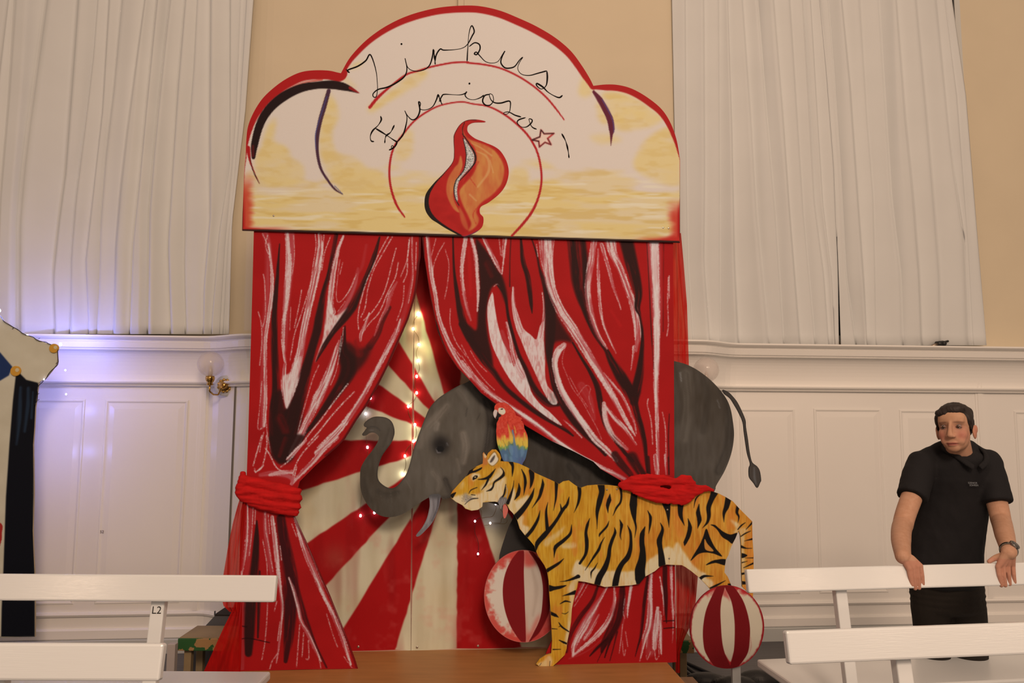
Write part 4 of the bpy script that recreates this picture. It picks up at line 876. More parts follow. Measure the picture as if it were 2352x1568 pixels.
def stile(px, w, o=.012, pyt=930, ztop=None):
    s, z = WALL.sz(px, 1100); f = lambda o_, z_: WALL.pt(s, o_, z_)
    m = MB(); zt = ztop or zf-.016
    for d0, d1, oo in ((-w, w, o*.45), (-w*.5, w*.5, o*.45+.005)):
        m.obox(WALL.pt(s+(d0+d1)/2, wall_off(s)+oo/2, (zl+.01+zt)/2), WALL.t*(d1-d0)/2, WALL.n*oo/2, (0, 0, (zt-zl-.01)/2))
    return m.build('stile', M_PANEL, wall)
stile(461, .032); stile(2259, .034)
s_, _ = WALL.sz(546, 1100)
MB().obox(WALL.pt(s_, wall_off(s_)+.002, (zl+zf)/2), WALL.t*.006, WALL.n*.006, (0, 0, (zf-zl)/2-.02)).build('joint', mat('joint_shadow', alb((120, 98, 80)), .8), wall)
# pilaster strip on the upper wall, window architraves
def strip(pa, pb, pyb, name, o=.03):
    a = WALL.sz(pa, pyb)[0]; b = WALL.sz(pb, pyb)[0]; c = (a+b)/2
    off = .3*wall_off(c)
    m = MB().obox(WALL.pt(c, off-.02+o/2, (ZR+5.2)/2), WALL.t*(b-a)/2, WALL.n*o/2, (0, 0, (5.2-ZR)/2)).obox(WALL.pt(c, off-.02+o, (ZR+5.2)/2), WALL.t*(b-a)/5, WALL.n*.012, (0, 0, (5.2-ZR)/2))
    return tag(m.build(name, M_WALL), kind='structure')
strip(1052, 1098, 10, 'trim_6', .05)

# window curtains ------------------------------------------------
M_CURT = mat('curtain_cloth', alb((224, 196, 172)), .9, bump=.04, bscale=250, vary=.02, vscale=3, spec=.15)
def fold_curtain(name, creases, depth, label, ytop=-330, ybot=770, flip=False, gap=None):
    """hanging cloth: each crease runs down the photo; between two creases the cloth bellies out"""
    ys = np.linspace(ytop, ybot, 46)
    X = []
    for c in creases:
        c = np.array(sorted(c, key=lambda q: q[1]), float)
        x = np.interp(ys, c[:, 1], c[:, 0])
        k = (c[1, 0]-c[0, 0])/(c[1, 1]-c[0, 1]); up_ = ys < c[0, 1]
        x[up_] = c[0, 0]+k*(ys[up_]-c[0, 1]); X.append(x)
    X = np.array(X)
    rg = random.Random(len(creases)); AMP = [rg.choice((.45, .7, 1.0, 1.25)) for _ in creases]
    if flip: AMP[-5:] = [.5]*5
    per = 14; V = []; nc = 0
    for j, y in enumerate(ys):
        row = []
        for i in range(len(X)-1):
            a, b = X[i, j], X[i+1, j]; wpx = max(b-a, 2)
            for k in range(per):
                t = k/per; x = a+wpx*t
                u_ = 1-t if flip else t
                h = min(.075, .0019*wpx)*AMP[i]*sstep(0, .10, u_)*(1-.96*u_)**.8
                h += .006*math.sin(x*.06+i*1.7+j*.03)*math.sin(math.pi*t)+.016*math.sin(x*.021+1.3)+.010*math.sin(x*.043+j*.02)
                h = max(-.028, min(h, .078))
                row.append((x, y, h))
        row.append((X[-1, j], y, 0)); nc = len(row)
        for x, yy, h in row: V.append(WALL.at(x, yy, depth+h))
    n = len(ys)
    V = np.array(V); back = V+np.array([0, .004, 0])
    F = [[j*nc+i, j*nc+i+1, (j+1)*nc+i+1, (j+1)*nc+i] for j in range(n-1) for i in range(nc-1) if not (gap and gap[0]*per <= i < (gap[0]+1)*per and ys[j] > gap[1])]
    o = mesh(name, V, F, M_CURT, None, True)
    sd = o.modifiers.new('thick', 'SOLIDIFY'); sd.thickness = .003; sd.offset = -1
    return tag(o, label, 'curtain', 'window curtains')
fold_curtain('window_curtain', [[(-200, 0), (-330, 760)], [(-70, 0), (-180, 760)], [(20, 0), (-30, 400), (-60, 760)], [(32, 0), (18, 230), (0, 450), (-12, 760)], [(105, 0), (64, 286), (51, 388), (41, 510), (41, 760)], [(178, 0), (150, 400), (135, 510), (121, 638), (126, 760)],
              [(224, 0), (214, 128), (199, 255), (173, 459), (163, 587), (160, 760)], [(250, 0), (235, 255), (212, 459), (196, 600), (204, 760)], [(278, 0), (260, 204), (242, 357), (230, 510), (227, 663), (222, 760)], [(332, 0), (311, 153), (291, 306), (276, 434), (265, 561), (260, 760)],
              [(360, 0), (335, 255), (318, 434), (305, 560), (298, 760)], [(390, 0), (378, 102), (362, 255), (352, 357), (342, 485), (339, 760)], [(425, 0), (408, 200), (395, 400), (385, 560), (392, 760)], [(452, 0), (444, 153), (431, 306), (423, 434), (421, 612), (426, 760)],
              [(482, 0), (480, 306), (482, 500), (468, 660), (467, 760)], [(528, 0), (528, 306), (527, 383), (503, 536), (486, 740)], [(552, 0), (543, 255), (534, 383), (517, 560), (505, 760)], [(566, 0), (551, 255), (541, 383), (524, 560), (513, 760)], [(582, 0), (563, 255), (548, 383), (533, 510), (526, 760)]], .05,
              'pale grey curtain hanging left of the painted circus stage', ybot=767)
fold_curtain('window_curtain', [[(1543, 0), (1551, 384), (1560, 603), (1578, 790)], [(1575, 0), (1577, 384), (1580, 603), (1592, 790)], [(1618, 0), (1620, 384), (1618, 603), (1632, 790)], [(1652, 0), (1654, 384), (1654, 785)], [(1672, 0), (1682, 300), (1688, 600), (1697, 785)], [(1706, 0), (1726, 274), (1739, 494), (1767, 785)], [(1740, 0), (1762, 274), (1782, 494), (1800, 785)],
              [(1778, 0), (1800, 274), (1815, 494), (1838, 785)], [(1815, 0), (1832, 274), (1846, 494), (1872, 785)], [(1844, 0), (1860, 274), (1871, 466), (1893, 631), (1904, 790)], [(1862, 0), (1878, 274), (1890, 466), (1910, 631), (1917, 790)], [(1882, 0), (1898, 165), (1915, 384), (1924, 631), (1926, 790)], [(1882.6, 0), (1898.6, 165), (1915.6, 384), (1926, 631), (1931, 790)],
              [(1902, 0), (1915, 165), (1930, 384), (1943, 631), (1966, 790)], [(1934, 0), (1953, 192), (1970, 439), (1986, 658), (1992, 790)], [(1975, 0), (1992, 274), (2006, 450), (2010, 631), (2012, 790)], [(2019, 0), (2036, 274), (2047, 450), (2069, 631), (2074, 793)], [(2060, 0), (2080, 274), (2098, 450), (2112, 631), (2118, 793)],
              [(2105, 0), (2130, 274), (2144, 450), (2158, 631), (2160, 795)], [(2151, 0), (2178, 274), (2190, 384), (2216, 549), (2224, 796)], [(2170, 0), (2198, 219), (2222, 549), (2236, 797)], [(2186, 0), (2218, 219), (2245, 549), (2266, 798)]], .05,
              'pale grey curtain hanging to the right of the circus stage, above the ledge', ybot=793, flip=True, gap=(11, 540))

# dark window panes behind the curtains
M_PANE = mat('night_pane', (.006, .007, .009), .15); M_SASH = mat('sash_paint', alb((214, 186, 160)), .5)
for k_, (pa, pb) in enumerate(((-230, 500), (1600, 2225))):
    a = WALL.sz(pa, 500)[0]; b = WALL.sz(pb, 500)[0]; c = (a+b)/2; zc = (ZR+.06+5.0)/2; hh = (5.0-ZR-.06)/2
    wn = new_empty(f'window_{k_+1}', WALL.pt(c, -.016, ZR+.06), kind='structure')
    for i in range(3):
        for j in range(2):
            w_ = (b-a)/3; h_ = hh; MB().obox(WALL.pt(a+w_*(i+.5), -.014, ZR+.06+h_*(j+.5)), WALL.t*(w_/2-.02), WALL.n*.004, (0, 0, h_/2-.02)).build('pane', M_PANE, wn)
    for i in range(4): MB().obox(WALL.pt(a+(b-a)*i/3, -.010, zc), WALL.t*.022, WALL.n*.010, (0, 0, hh)).build('sash_bar', M_SASH, wn)
    for j in range(3): MB().obox(WALL.pt(c, -.010, ZR+.06+hh*j), WALL.t*(b-a)/2, WALL.n*.009, (0, 0, .022)).build('sash_bar', M_SASH, wn)
# ---------------------------------------------------------------- the painted circus set
STZ = .357
P_BOARD = Plane.through(onZ(548, 1541, STZ), onZ(1554, 1520, STZ))
P_BACK = Plane.through(onZ(790, 1496, STZ), onZ(1300, 1487, STZ))
M_PAINT = painted('painted_board'); M_PAINT2 = painted('painted_canvas', .6, .22, 420.)
M_PLY = mat('bare_plywood', alb((206, 170, 124)), .6, vary=.12, vscale=8, stretch=(2, 2, 14))
M_SCREW = mat('screw_steel', (.45, .42, .38), .35, 1.0)
def cdt_points(outline, pitch):
    P = np.asarray(outline)[:, :2]
    x0, y0 = P.min(0); x1, y1 = P.max(0)
    gx = np.arange(x0+pitch*.5, x1, pitch); gy = np.arange(y0+pitch*.5, y1, pitch*.9)
    X, Y = np.meshgrid(gx, gy); X[1::2] += pitch*.5
    c = Canvas.__new__(Canvas); k = 1.0
    c.x0, c.y0, c.k, c.W, c.H = x0-4, y0-4, k, int((x1-x0+8)*k)+1, int((y1-y0+8)*k)+1
    m = c.pmask(P)
    m = c.blur(m, 1.0) if pitch > 1.2 else m
    mi = m[np.clip(((Y-c.y0)*k+.5).astype(int), 0, c.H-1), np.clip(((X-c.x0)*k+.5).astype(int), 0, c.W-1)]
    keep = mi > .985
    return P, np.column_stack([X[keep], Y[keep]])
def cutout(name, outline, canvas, plane, off, thick, pitch, parent, m=None, edge=(196, 160, 116), spl=0):
    """a sawn-out board: painted face, bare sides and back"""
    P = np.asarray(outline)[:, :2]
    if spl: P = crom(P, spl, True)
    P, G = cdt_points(P, pitch)
    n = len(P); allp = np.concatenate([P, G])
    r = delaunay_2d_cdt([Vector(p) for p in allp], [(i, (i+1) % n) for i in range(n)], [], 1, 1e-5)
    v2 = np.array([p[:] for p in r[0]]); tri = [list(f) for f in r[2]]
    F3 = plane.at(v2[:, 0], v2[:, 1], off)
    cols = alb(np.clip(canvas.sample(v2[:, 0], v2[:, 1]), 0, 255))
    Of = plane.at(P[:, 0], P[:, 1], off); Ob = Of-plane.n*thick
    nv = len(F3)
    V = np.concatenate([F3, Of, Ob]); ec = alb(edge)
    cols = np.concatenate([cols, np.tile(ec, (2*n, 1))])
    a = nv; b = nv+n
    tri += [[a+i, a+(i+1) % n, b+(i+1) % n, b+i] for i in range(n)]
    rb = delaunay_2d_cdt([Vector(p) for p in P], [(i, (i+1) % n) for i in range(n)], [], 1, 1e-5)
    if len(rb[0]) == n: tri += [[b+i for i in f[::-1]] for f in rb[2]]
    # turn the painted face to the room
    return mesh(name, V, tri, m or M_PAINT, parent, False, cols)
def ribbons(name, strokes, widths, plane, off, mat_, parent, dots=()):
    mb = MB()
    for S, wd in zip(strokes, widths):
        S = crom(S[:, :2], 2.0); T = np.gradient(S, axis=0); T /= np.linalg.norm(T, axis=1)[:, None]+1e-9
        N = np.column_stack([-T[:, 1], T[:, 0]]); L = len(S)
        wv = wd*.5*(.72+.28*np.sin(np.linspace(0, 14, L)))*np.clip(np.minimum(np.arange(L)+1.2, L-np.arange(L)+.2)/3, .35, 1)
        A = S+N*wv[:, None]; B = S-N*wv[:, None]
        V = np.concatenate([plane.at(A[:, 0], A[:, 1], off), plane.at(B[:, 0], B[:, 1], off)])
        mb.add(V, [[i, i+1, L+i+1, L+i] for i in range(L-1)])
    for d in dots:
        e = ell(d[0], d[1], 2.3, 2.3, 14); mb.add(plane.at(e[:, 0], e[:, 1], off), [list(range(14))])
    o = mesh(name, np.concatenate(mb.V), mb.F, mat_, parent)
    return o
def screw(px, py, plane, off, parent, r=.005):
    c = plane.at(np.array(px), np.array(py), off)
    return MB().lathe(c, [(r, -.001), (r, .0012), (r*.7, .0022), (r*.25, .0024), (r*.2, .0012)], plane.n, 12).build('screw', M_SCREW, parent)
def base_at(px, py, plane, off=0): return plane.at(np.array(float(px)), np.array(float(py)), off)

# stage platform: plywood top on a frame
rt = onZ(1524, 1521, STZ); lf = onZ(536, 1542, STZ)
dirx = np.array([P_BOARD.t[0], P_BOARD.t[1], 0]); diry = np.array([-P_BOARD.t[1], P_BOARD.t[0], 0])
o0 = lf; wdt = float(np.dot(rt-lf, dirx))+.02
plat = new_empty('stage_platform', (o0[0], o0[1], 0), 'low plywood stage platform carrying the painted circus set', 'platform')
M_STAGE = mat('stage_plywood', alb((172, 106, 54)), .45, vary=.10, vscale=3, stretch=(1.5, 9, 1), spec=.4)
nt = M_STAGE.node_tree
def brd(name, a, b, y0, y1, z0, z1, m, pa):
    c = o0*np.array([1, 1, 0])+dirx*(a+b)/2+diry*(y0+y1)/2; c[2] = (z0+z1)/2
    return MB().bbox(c, dirx*(b-a)/2, diry*(y1-y0)/2, (0, 0, (z1-z0)/2), .003).build(name, m, pa)
nsheet = 1
for i in range(nsheet):
    brd('plywood_sheet', wdt*i/nsheet+.001, wdt*(i+1)/nsheet-.001, -.31, .55, STZ-.021, STZ, M_STAGE, plat)
M_FRAME = mat('stage_frame_timber', alb((128, 82, 50)), .6, vary=.15, vscale=6, stretch=(10, 1, 1))
brd('front_beam', 0, wdt, -.30, -.26, .22, STZ-.021, M_FRAME, plat); brd('back_beam', 0, wdt, .50, .54, .22, STZ-.021, M_FRAME, plat)
brd('side_beam', wdt-.045, wdt, -.26, .50, .20, STZ-.022, M_FRAME, plat); brd('side_beam', 0, .045, -.26, .50, .20, STZ-.022, M_FRAME, plat)
brd('side_board', wdt+.0, wdt+.13, -.28, .02, .262, .282, M_FRAME, plat)
for a in (.06, wdt/2, wdt-.06):
    for y in (-.24, .47): brd('leg', a-.03, a+.03, y-.03, y+.03, 0, .225, M_FRAME, plat)

# backdrop of two striped sheets
bd = new_empty('striped_backdrop', base_at(945, 1494, P_BACK), 'red and cream sunburst striped plywood backdrop between the painted curtains', 'backdrop')
cb = paint_backdrop()
SEAM = [(952.6, 525), (952, 600), (951, 760), (949, 900), (946, 1200), (944, 1494)]
outL = np.array([(650, 525)]+[(x-.4, y) for x, y in SEAM]+[(650, 1499)], float)
outR = np.array([(x+.5, y) for x, y in SEAM][::-1]+[(1345, 525), (1345, 1486)], float)
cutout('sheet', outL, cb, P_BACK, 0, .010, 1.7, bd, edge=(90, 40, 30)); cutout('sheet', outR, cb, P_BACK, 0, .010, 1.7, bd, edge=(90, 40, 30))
for x, y in ((823, 1485), (958, 1486), (1098, 1483)): screw(x, y, P_BACK, .0005, bd, .006)
for px in (760, 1230):
    a = base_at(px, 1496, P_BACK); b = a+diry*.03
    MB().obox((a+diry*.028)+np.array([0, 0, .75]), dirx*.025, diry*.015, (0, 0, .75)).build('batten', M_PLY, bd)

# the two curtain boards
cl = paint_curtain('L'); cr = paint_curtain('R')
lb = new_empty('curtain_board', base_at(690, 1538, P_BOARD), 'flat board painted as a gathered red stage curtain, left half beside the elephant trunk', 'painted board')
cutout('painted_panel', OUT_LEFT, cl, P_BOARD, 0, .009, 1.6, lb, M_PAINT2, edge=(120, 22, 18))
rb = new_empty('curtain_board', base_at(1400, 1528, P_BOARD), 'flat board painted as a gathered red stage curtain, right half behind the tiger', 'painted board')
cutout('painted_panel', OUT_RIGHT, cr, P_BOARD, 0, .009, 1.6, rb, M_PAINT2, edge=(120, 22, 18))
for pa, px, py in ((lb, 640, 1538), (rb, 1450, 1526)):
    a = base_at(px, py, P_BOARD)+diry*.03; a[2] = STZ
    MB().obox(a+np.array([0, 0, 1.3]), dirx*.022, diry*.018, (0, 0, 1.3)).build('batten', M_PLY, pa)
    MB().obox(a+diry*.045+np.array([0, 0, .02]), dirx*.022, diry*.025, (0, 0, .02)).build('foot', M_PLY, pa)

# header board
HOFF = .016
hd = new_empty('header_board', base_at(1060, 543, P_BOARD, HOFF), 'cloud-shaped cream sign board lettered Zirkus Furioso with a painted flame', 'sign')
cutout('board', OUT_HEAD, paint_header(), P_BOARD, HOFF, .010, 2.0, hd, edge=(60, 34, 28))
cutout('flame', FLAME, paint_flame(), P_BOARD, HOFF+.0012, .0012, 1.5, hd, spl=2.5, edge=(40, 20, 18))
M_MARK = mat('black_marker', (.005, .004, .004), .7, spec=.05)
for L_, w_ in zip(LETTERS, LETTER_W): ribbons('lettering', [L_], [w_], P_BOARD, HOFF+.0007, M_MARK, hd)
for d_ in LETTER_DOTS: ribbons('letter_dot', [], [], P_BOARD, HOFF+.0007, M_MARK, hd, [d_])
for p in (R1("248,1387")[0], R2("1353,1463")[0], R2("1388,1466")[0]): screw(p[0], p[1], P_BOARD, HOFF+.0005, hd, .0045)

# elephant
EOFF = -.10
el_ = new_empty('elephant_cutout', base_at(1250, 1340, P_BOARD, EOFF), 'grey painted elephant cut-out reaching out from behind the right curtain', 'cutout')
ce = paint_elephant()
cutout('body', OUT_ELE, ce, P_BOARD, EOFF, .010, 3.0, el_, spl=4, edge=(60, 54, 50))
cutout('tusk', OUT_TUSK, paint_tusk(), P_BOARD, EOFF+.006, .006, 2.0, el_, spl=3, edge=(90, 82, 78))
cutout('tail', OUT_TAIL, ce, P_BOARD, EOFF+.006, .006, 2.2, el_, spl=3, edge=(50, 46, 42))
a = base_at(1420, 1268, P_BOARD, EOFF-.03); zt = a[2]
MB().obox((a[0], a[1], (zt+.4+STZ)/2), dirx*.02, diry*.015, (0, 0, (zt+.4-STZ)/2)).build('prop', M_PLY, el_)
# left ball
b1 = new_empty('ball_cutout', base_at(BL_C[0], BL_C[1]+105, P_BOARD, EOFF+.03), 'red and white striped ball cut-out under the elephant, behind the tiger foreleg', 'cutout', 'striped ball cut-outs')
cutout('disc', OUT_BL, paint_ball('L'), P_BOARD, EOFF+.03, .010, 1.1, b1, edge=(190, 90, 76))
a = base_at(BL_C[0]+10, BL_C[1], P_BOARD, EOFF+.012)
MB().obox(a, dirx*.03, diry*.011, (0, 0, .05)).build('spacer', M_PLY, b1)
# tiger
TOFF = .020
tg = new_empty('tiger_cutout', base_at(1262, 1531, P_BOARD, TOFF), 'orange black-striped tiger cut-out walking left with its hind leg on a ball', 'cutout')
cutout('body', OUT_TIGER, paint_tiger(), P_BOARD, TOFF, .010, 1.2, tg, edge=(150, 110, 60))
for x, y in ((1533, 1170), (1537, 1282), (1417, 1123), (1394, 1124)): screw(x, y, P_BOARD, TOFF+.0005, tg, .0045)
M_TONGUE = mat('tongue_paint', alb((208, 96, 78)), .6)
tp = crom(TA("712,690 740,720 765,770 762,820 735,885 716,880 706,820 708,750"), 3, True)
fv = P_BOARD.at(tp[:, 0], tp[:, 1], TOFF-.006); nb = len(fv)
mesh('tongue', np.concatenate([fv, fv-P_BOARD.n*.004]), [list(range(nb)), list(range(nb, 2*nb))[::-1]]+[[i, (i+1) % nb, nb+(i+1) % nb, nb+i] for i in range(nb)], M_TONGUE, tg)
# parrot: rises from behind the tiger's back
pr = new_empty('parrot_cutout', base_at(1185, 1068, P_BOARD, .006), 'scarlet macaw cut-out with yellow and blue wings perched on the tiger', 'cutout')
cutout('body', OUT_PARROT, paint_parrot(), P_BOARD, .008, .006, 1.0, pr, spl=2.5, edge=(160, 90, 70))
# right ball on its post
BOFF = .036
b2 = new_empty('ball_cutout', (base_at(BR_C[0]+12, 1568, P_BOARD, BOFF-.02)*np.array([1, 1, 0])), 'red and white striped ball cut-out on a post under the tiger hind paw', 'cutout', 'striped ball cut-outs')
cutout('disc', OUT_BR, paint_ball('R'), P_BOARD, BOFF, .010, 1.05, b2, edge=(150, 40, 40))
pl = base_at(1688, 1450, P_BOARD, BOFF-.028)
MB().bbox((pl[0], pl[1], pl[2]/2), dirx*.021, diry*.012, (0, 0, pl[2]/2), .003).build('post', mat('post_paint', alb((196, 172, 152)), .5), b2)

# red chiffon --------------------------------------------------
def chiffon(name, col, tr, rough=.9):
    m = bpy.data.materials.new(name); m.use_nodes = True; nt = m.node_tree; nt.nodes.clear()
    out = nt.nodes.new('ShaderNodeOutputMaterial'); mx = nt.nodes.new('ShaderNodeMixShader'); tb = nt.nodes.new('ShaderNodeBsdfTransparent')
    d = nt.nodes.new('ShaderNodeBsdfDiffuse'); tl = nt.nodes.new('ShaderNodeBsdfTranslucent'); ad = nt.nodes.new('ShaderNodeMixShader')
    c = tuple(float(v) for v in col)+(1,); d.inputs[0].default_value = c; tl.inputs[0].default_value = c; tb.inputs[0].default_value = (1, .42, .36, 1)
    tc = nt.nodes.new('ShaderNodeTexCoord'); mp = nt.nodes.new('ShaderNodeMapping'); mp.inputs['Scale'].default_value = (30, 30, 2.5)
    n = nt.nodes.new('ShaderNodeTexNoise'); n.inputs['Scale'].default_value = 2.0; n.inputs['Detail'].default_value = 4
    mr = nt.nodes.new('ShaderNodeMapRange'); mr.inputs['From Min'].default_value = .3; mr.inputs['From Max'].default_value = .7
    mr.inputs['To Min'].default_value = min(1, tr+.22); mr.inputs['To Max'].default_value = max(0, tr-.22)
    nt.links.new(tc.outputs['Object'], mp.inputs[0]); nt.links.new(mp.outputs[0], n.inputs['Vector']); nt.links.new(n.outputs['Fac'], mr.inputs['Value'])
    nt.links.new(d.outputs[0], ad.inputs[1]); nt.links.new(tl.outputs[0], ad.inputs[2]); ad.inputs[0].default_value = .3
    nt.links.new(mr.outputs[0], mx.inputs[0]); nt.links.new(ad.outputs[0], mx.inputs[1]); nt.links.new(tb.outputs[0], mx.inputs[2]); nt.links.new(mx.outputs[0], out.inputs[0])
    return m
M_CHIF = chiffon('red_chiffon', alb((206, 34, 24)), .30); M_CHIF2 = chiffon('red_chiffon_dense', alb((206, 26, 20)), .10)
M_TIE = mat('red_tie_cloth', alb((190, 18, 16)), .85, vary=.18, vscale=14, stretch=(1, 1, 3), spec=.2, bump=.25, bscale=90)
def drape(name, rows, plane, off, mat_, parent=None, nu=22, amp=.012, fr=3.5, spl=True):
    """rows: (y, x_left, x_right) down the photo; a hanging cloth with soft folds"""
    R = np.array(rows, float); ys = np.linspace(R[0, 0], R[-1, 0], 40)
    xl = np.interp(ys, R[:, 0], R[:, 1]); xr = np.interp(ys, R[:, 0], R[:, 2]); V = []
    for j, y in enumerate(ys):
        for i in range(nu):
            t = i/(nu-1); x = xl[j]+(xr[j]-xl[j])*t
            h = amp*math.sin(t*math.pi*2*fr+j*.05)+.4*amp*math.sin(t*21+j*.13)
            V.append(plane.at(np.array(x), np.array(y), off+h))
    F = [[j*nu+i, j*nu+i+1, (j+1)*nu+i+1, (j+1)*nu+i] for j in range(39) for i in range(nu-1)]
    return mesh(name, V, F, mat_, parent, True)
def clothmass(name, chains, mat_, parent, voxel=.005, noise=.006, nsc=60.):
    """a bunched cloth: fat strands melted into one lump, then creased along their run"""
    mb = MB()
    for P, r, fl in chains:
        P = np.asarray(P, float)
        for i in range(len(P)-1):
            for t in np.linspace(0, 1, 4, endpoint=(i == len(P)-2)):
                c = P[i]*(1-t)+P[i+1]*t; rr = r[i]*(1-t)+r[i+1]*t
                mb.ellipsoid(c, (rr, rr*fl, rr), np.stack([dirx, diry, [0, 0, 1]]), 12, 8)
    o = mb.build(name, mat_, parent, True)
    modmesh(o, [('REMESH', dict(mode='VOXEL', voxel_size=voxel)), ('SMOOTH', dict(iterations=4, factor=.5))])
    me = o.data; n = len(me.vertices); co = np.empty(n*3); me.vertices.foreach_get('co', co); co = co.reshape(-1, 3)
    no = np.empty(n*3); me.vertex_normals.foreach_get('vector', no); no = no.reshape(-1, 3)
    s = co@dirx; z = co[:, 2]
    d = (fbm(s*14+3, z*95+7+np.sin(s*9)*1.5, 3)-.5)*noise*2
    co += no*d[:, None]; me.vertices.foreach_set('co', co.ravel()); me.polygons.foreach_set('use_smooth', np.ones(len(me.polygons), bool)); me.update()
    return o
def chain(f, txt, plane, off, sc):
    P = f(txt); w_ = plane.at(P[:, 0], P[:, 1], off); k = np.linalg.norm(plane.at(P[:, 0]+1, P[:, 1], off)-w_, axis=1)
    return w_, P[:, 2]*k*sc
tieL = new_empty('curtain_tie', base_at(620, 1190, P_BOARD, .02), 'red chiffon tie wrapped round the left painted curtain, its tail trailing to the floor', 'curtain tie')
ch = []
for t in ("240,170,50 330,120,62 480,150,66 700,205,62 850,225,44", "232,235,50 330,215,66 520,260,70 720,290,66 850,300,44", "262,290,44 380,300,66 560,345,66 740,375,62 845,385,40", "350,340,40 470,370,52 620,410,52 760,440,48 830,450,34", "268,40,30 258,110,46 240,210,50", "270,70,20 290,100,46"):
    w_, r_ = chain(TIE, t, P_BOARD, .010, 1.0); ch.append((w_, r_, 1.25))
clothmass('wrap', ch, M_TIE, tieL, .0045, .0045)
drape('tail', [(1135, 554, 566), (1160, 546, 563), (1200, 535, 560), (1260, 523, 556), (1320, 513, 553), (1370, 508, 552), (1392, 514, 552), (1405, 528, 550)], P_BOARD, .004, M_CHIF, tieL, 20, .007, 2.5)
drape('tail', [(1380, 540, 556), (1400, 534, 556), (1440, 514, 556), (1480, 496, 555), (1520, 478, 554), (1546, 466, 552), (1590, 452, 548)], P_BOARD, .006, M_CHIF2, tieL, 22, .009, 2.0)
tieR = new_empty('curtain_tie', base_at(1530, 1155, P_BOARD, .04), 'red chiffon knot tied across the tiger back at the right painted curtain', 'curtain tie')
ch = []
for t in ("240,470,70 480,400,110 800,370,130 1100,380,120 1340,420,90", "300,520,70 520,560,90 800,600,110 1100,650,120 1300,700,110", "500,640,40 760,720,70 1000,790,80 1200,820,70", "1400,420,80 1520,370,110 1640,370,100 1700,440,90", "1350,560,90 1480,620,150 1560,760,140 1500,840,80", "1600,560,100 1800,570,90 2000,560,70 2150,590,40", "1620,680,100 1760,660,70 1900,620,50", "1150,740,70 1350,800,90 1540,800,110 1680,720,90"):
    w_, r_ = chain(KN, t, P_BOARD, .042, 1.0); ch.append((w_, r_, .42))
clothmass('knot', ch, M_TIE, tieR, .0045, .0045)
drape('tail', [(1285, 1552, 1600), (1310, 1552, 1604), (1360, 1553, 1600), (1400, 1553, 1596), (1440, 1554, 1584), (1470, 1554, 1570), (1500, 1552, 1562), (1545, 1552, 1562)], P_BOARD, -.16, M_CHIF2, tieR, 20, .008, 2.0)
sheer = drape('chiffon_drape', [(535, 1536, 1564), (600, 1536, 1570), (700, 1537, 1578), (830, 1538, 1582), (1000, 1540, 1584), (1180, 1541, 1580)], P_BOARD, -.13, M_CHIF2, None, 22, .006, 2.0)
tag(sheer, 'bright red chiffon strip hanging down the right edge of the painted curtains', 'drape')
# ---------------------------------------------------------------- benches
M_BENCH = mat('bench_gloss_paint', alb((232, 205, 182)), .19, bump=.05, bscale=14, stretch=(1, 6, 22), spec=.6, rnoise=.05)
M_BENCH2 = mat('bench_gloss_paint_side', alb((230, 203, 180)), .34, bump=.05, bscale=40, spec=.5)
M_INK = mat('black_print', (.012, .011, .011), .6)
def text(name, body, size, loc, xdir, ydir, mat_, parent, ext=.0003):
    cu = bpy.data.curves.new(name, 'FONT'); cu.body = body; cu.size = size; cu.extrude = ext; cu.align_x = 'CENTER'; cu.align_y = 'CENTER'; cu.materials.append(mat_)
    o = bpy.data.objects.new(name, cu); COL.objects.link(o)
    x = Vector(xdir).normalized(); y = Vector(ydir).normalized(); z = x.cross(y)
    M = Matrix(((x.x, y.x, z.x, loc[0]), (x.y, y.y, z.y, loc[1]), (x.z, y.z, z.z, loc[2]), (0, 0, 0, 1)))
    if parent is not None:
        o.parent = parent; off = Vector((0, 0, 0)); p = parent
        while p is not None: off += Vector(p.location); p = p.parent
        M = Matrix.Translation(-off)@M
    o.matrix_local = M
    dg = bpy.context.evaluated_depsgraph_get(); me = bpy.data.meshes.new_from_object(o.evaluated_get(dg)); par = o.parent
    q = bpy.data.objects.new(name, me); COL.objects.link(q); q.parent = par; q.matrix_local = M
    bpy.data.objects.remove(o, do_unlink=True)
    return q
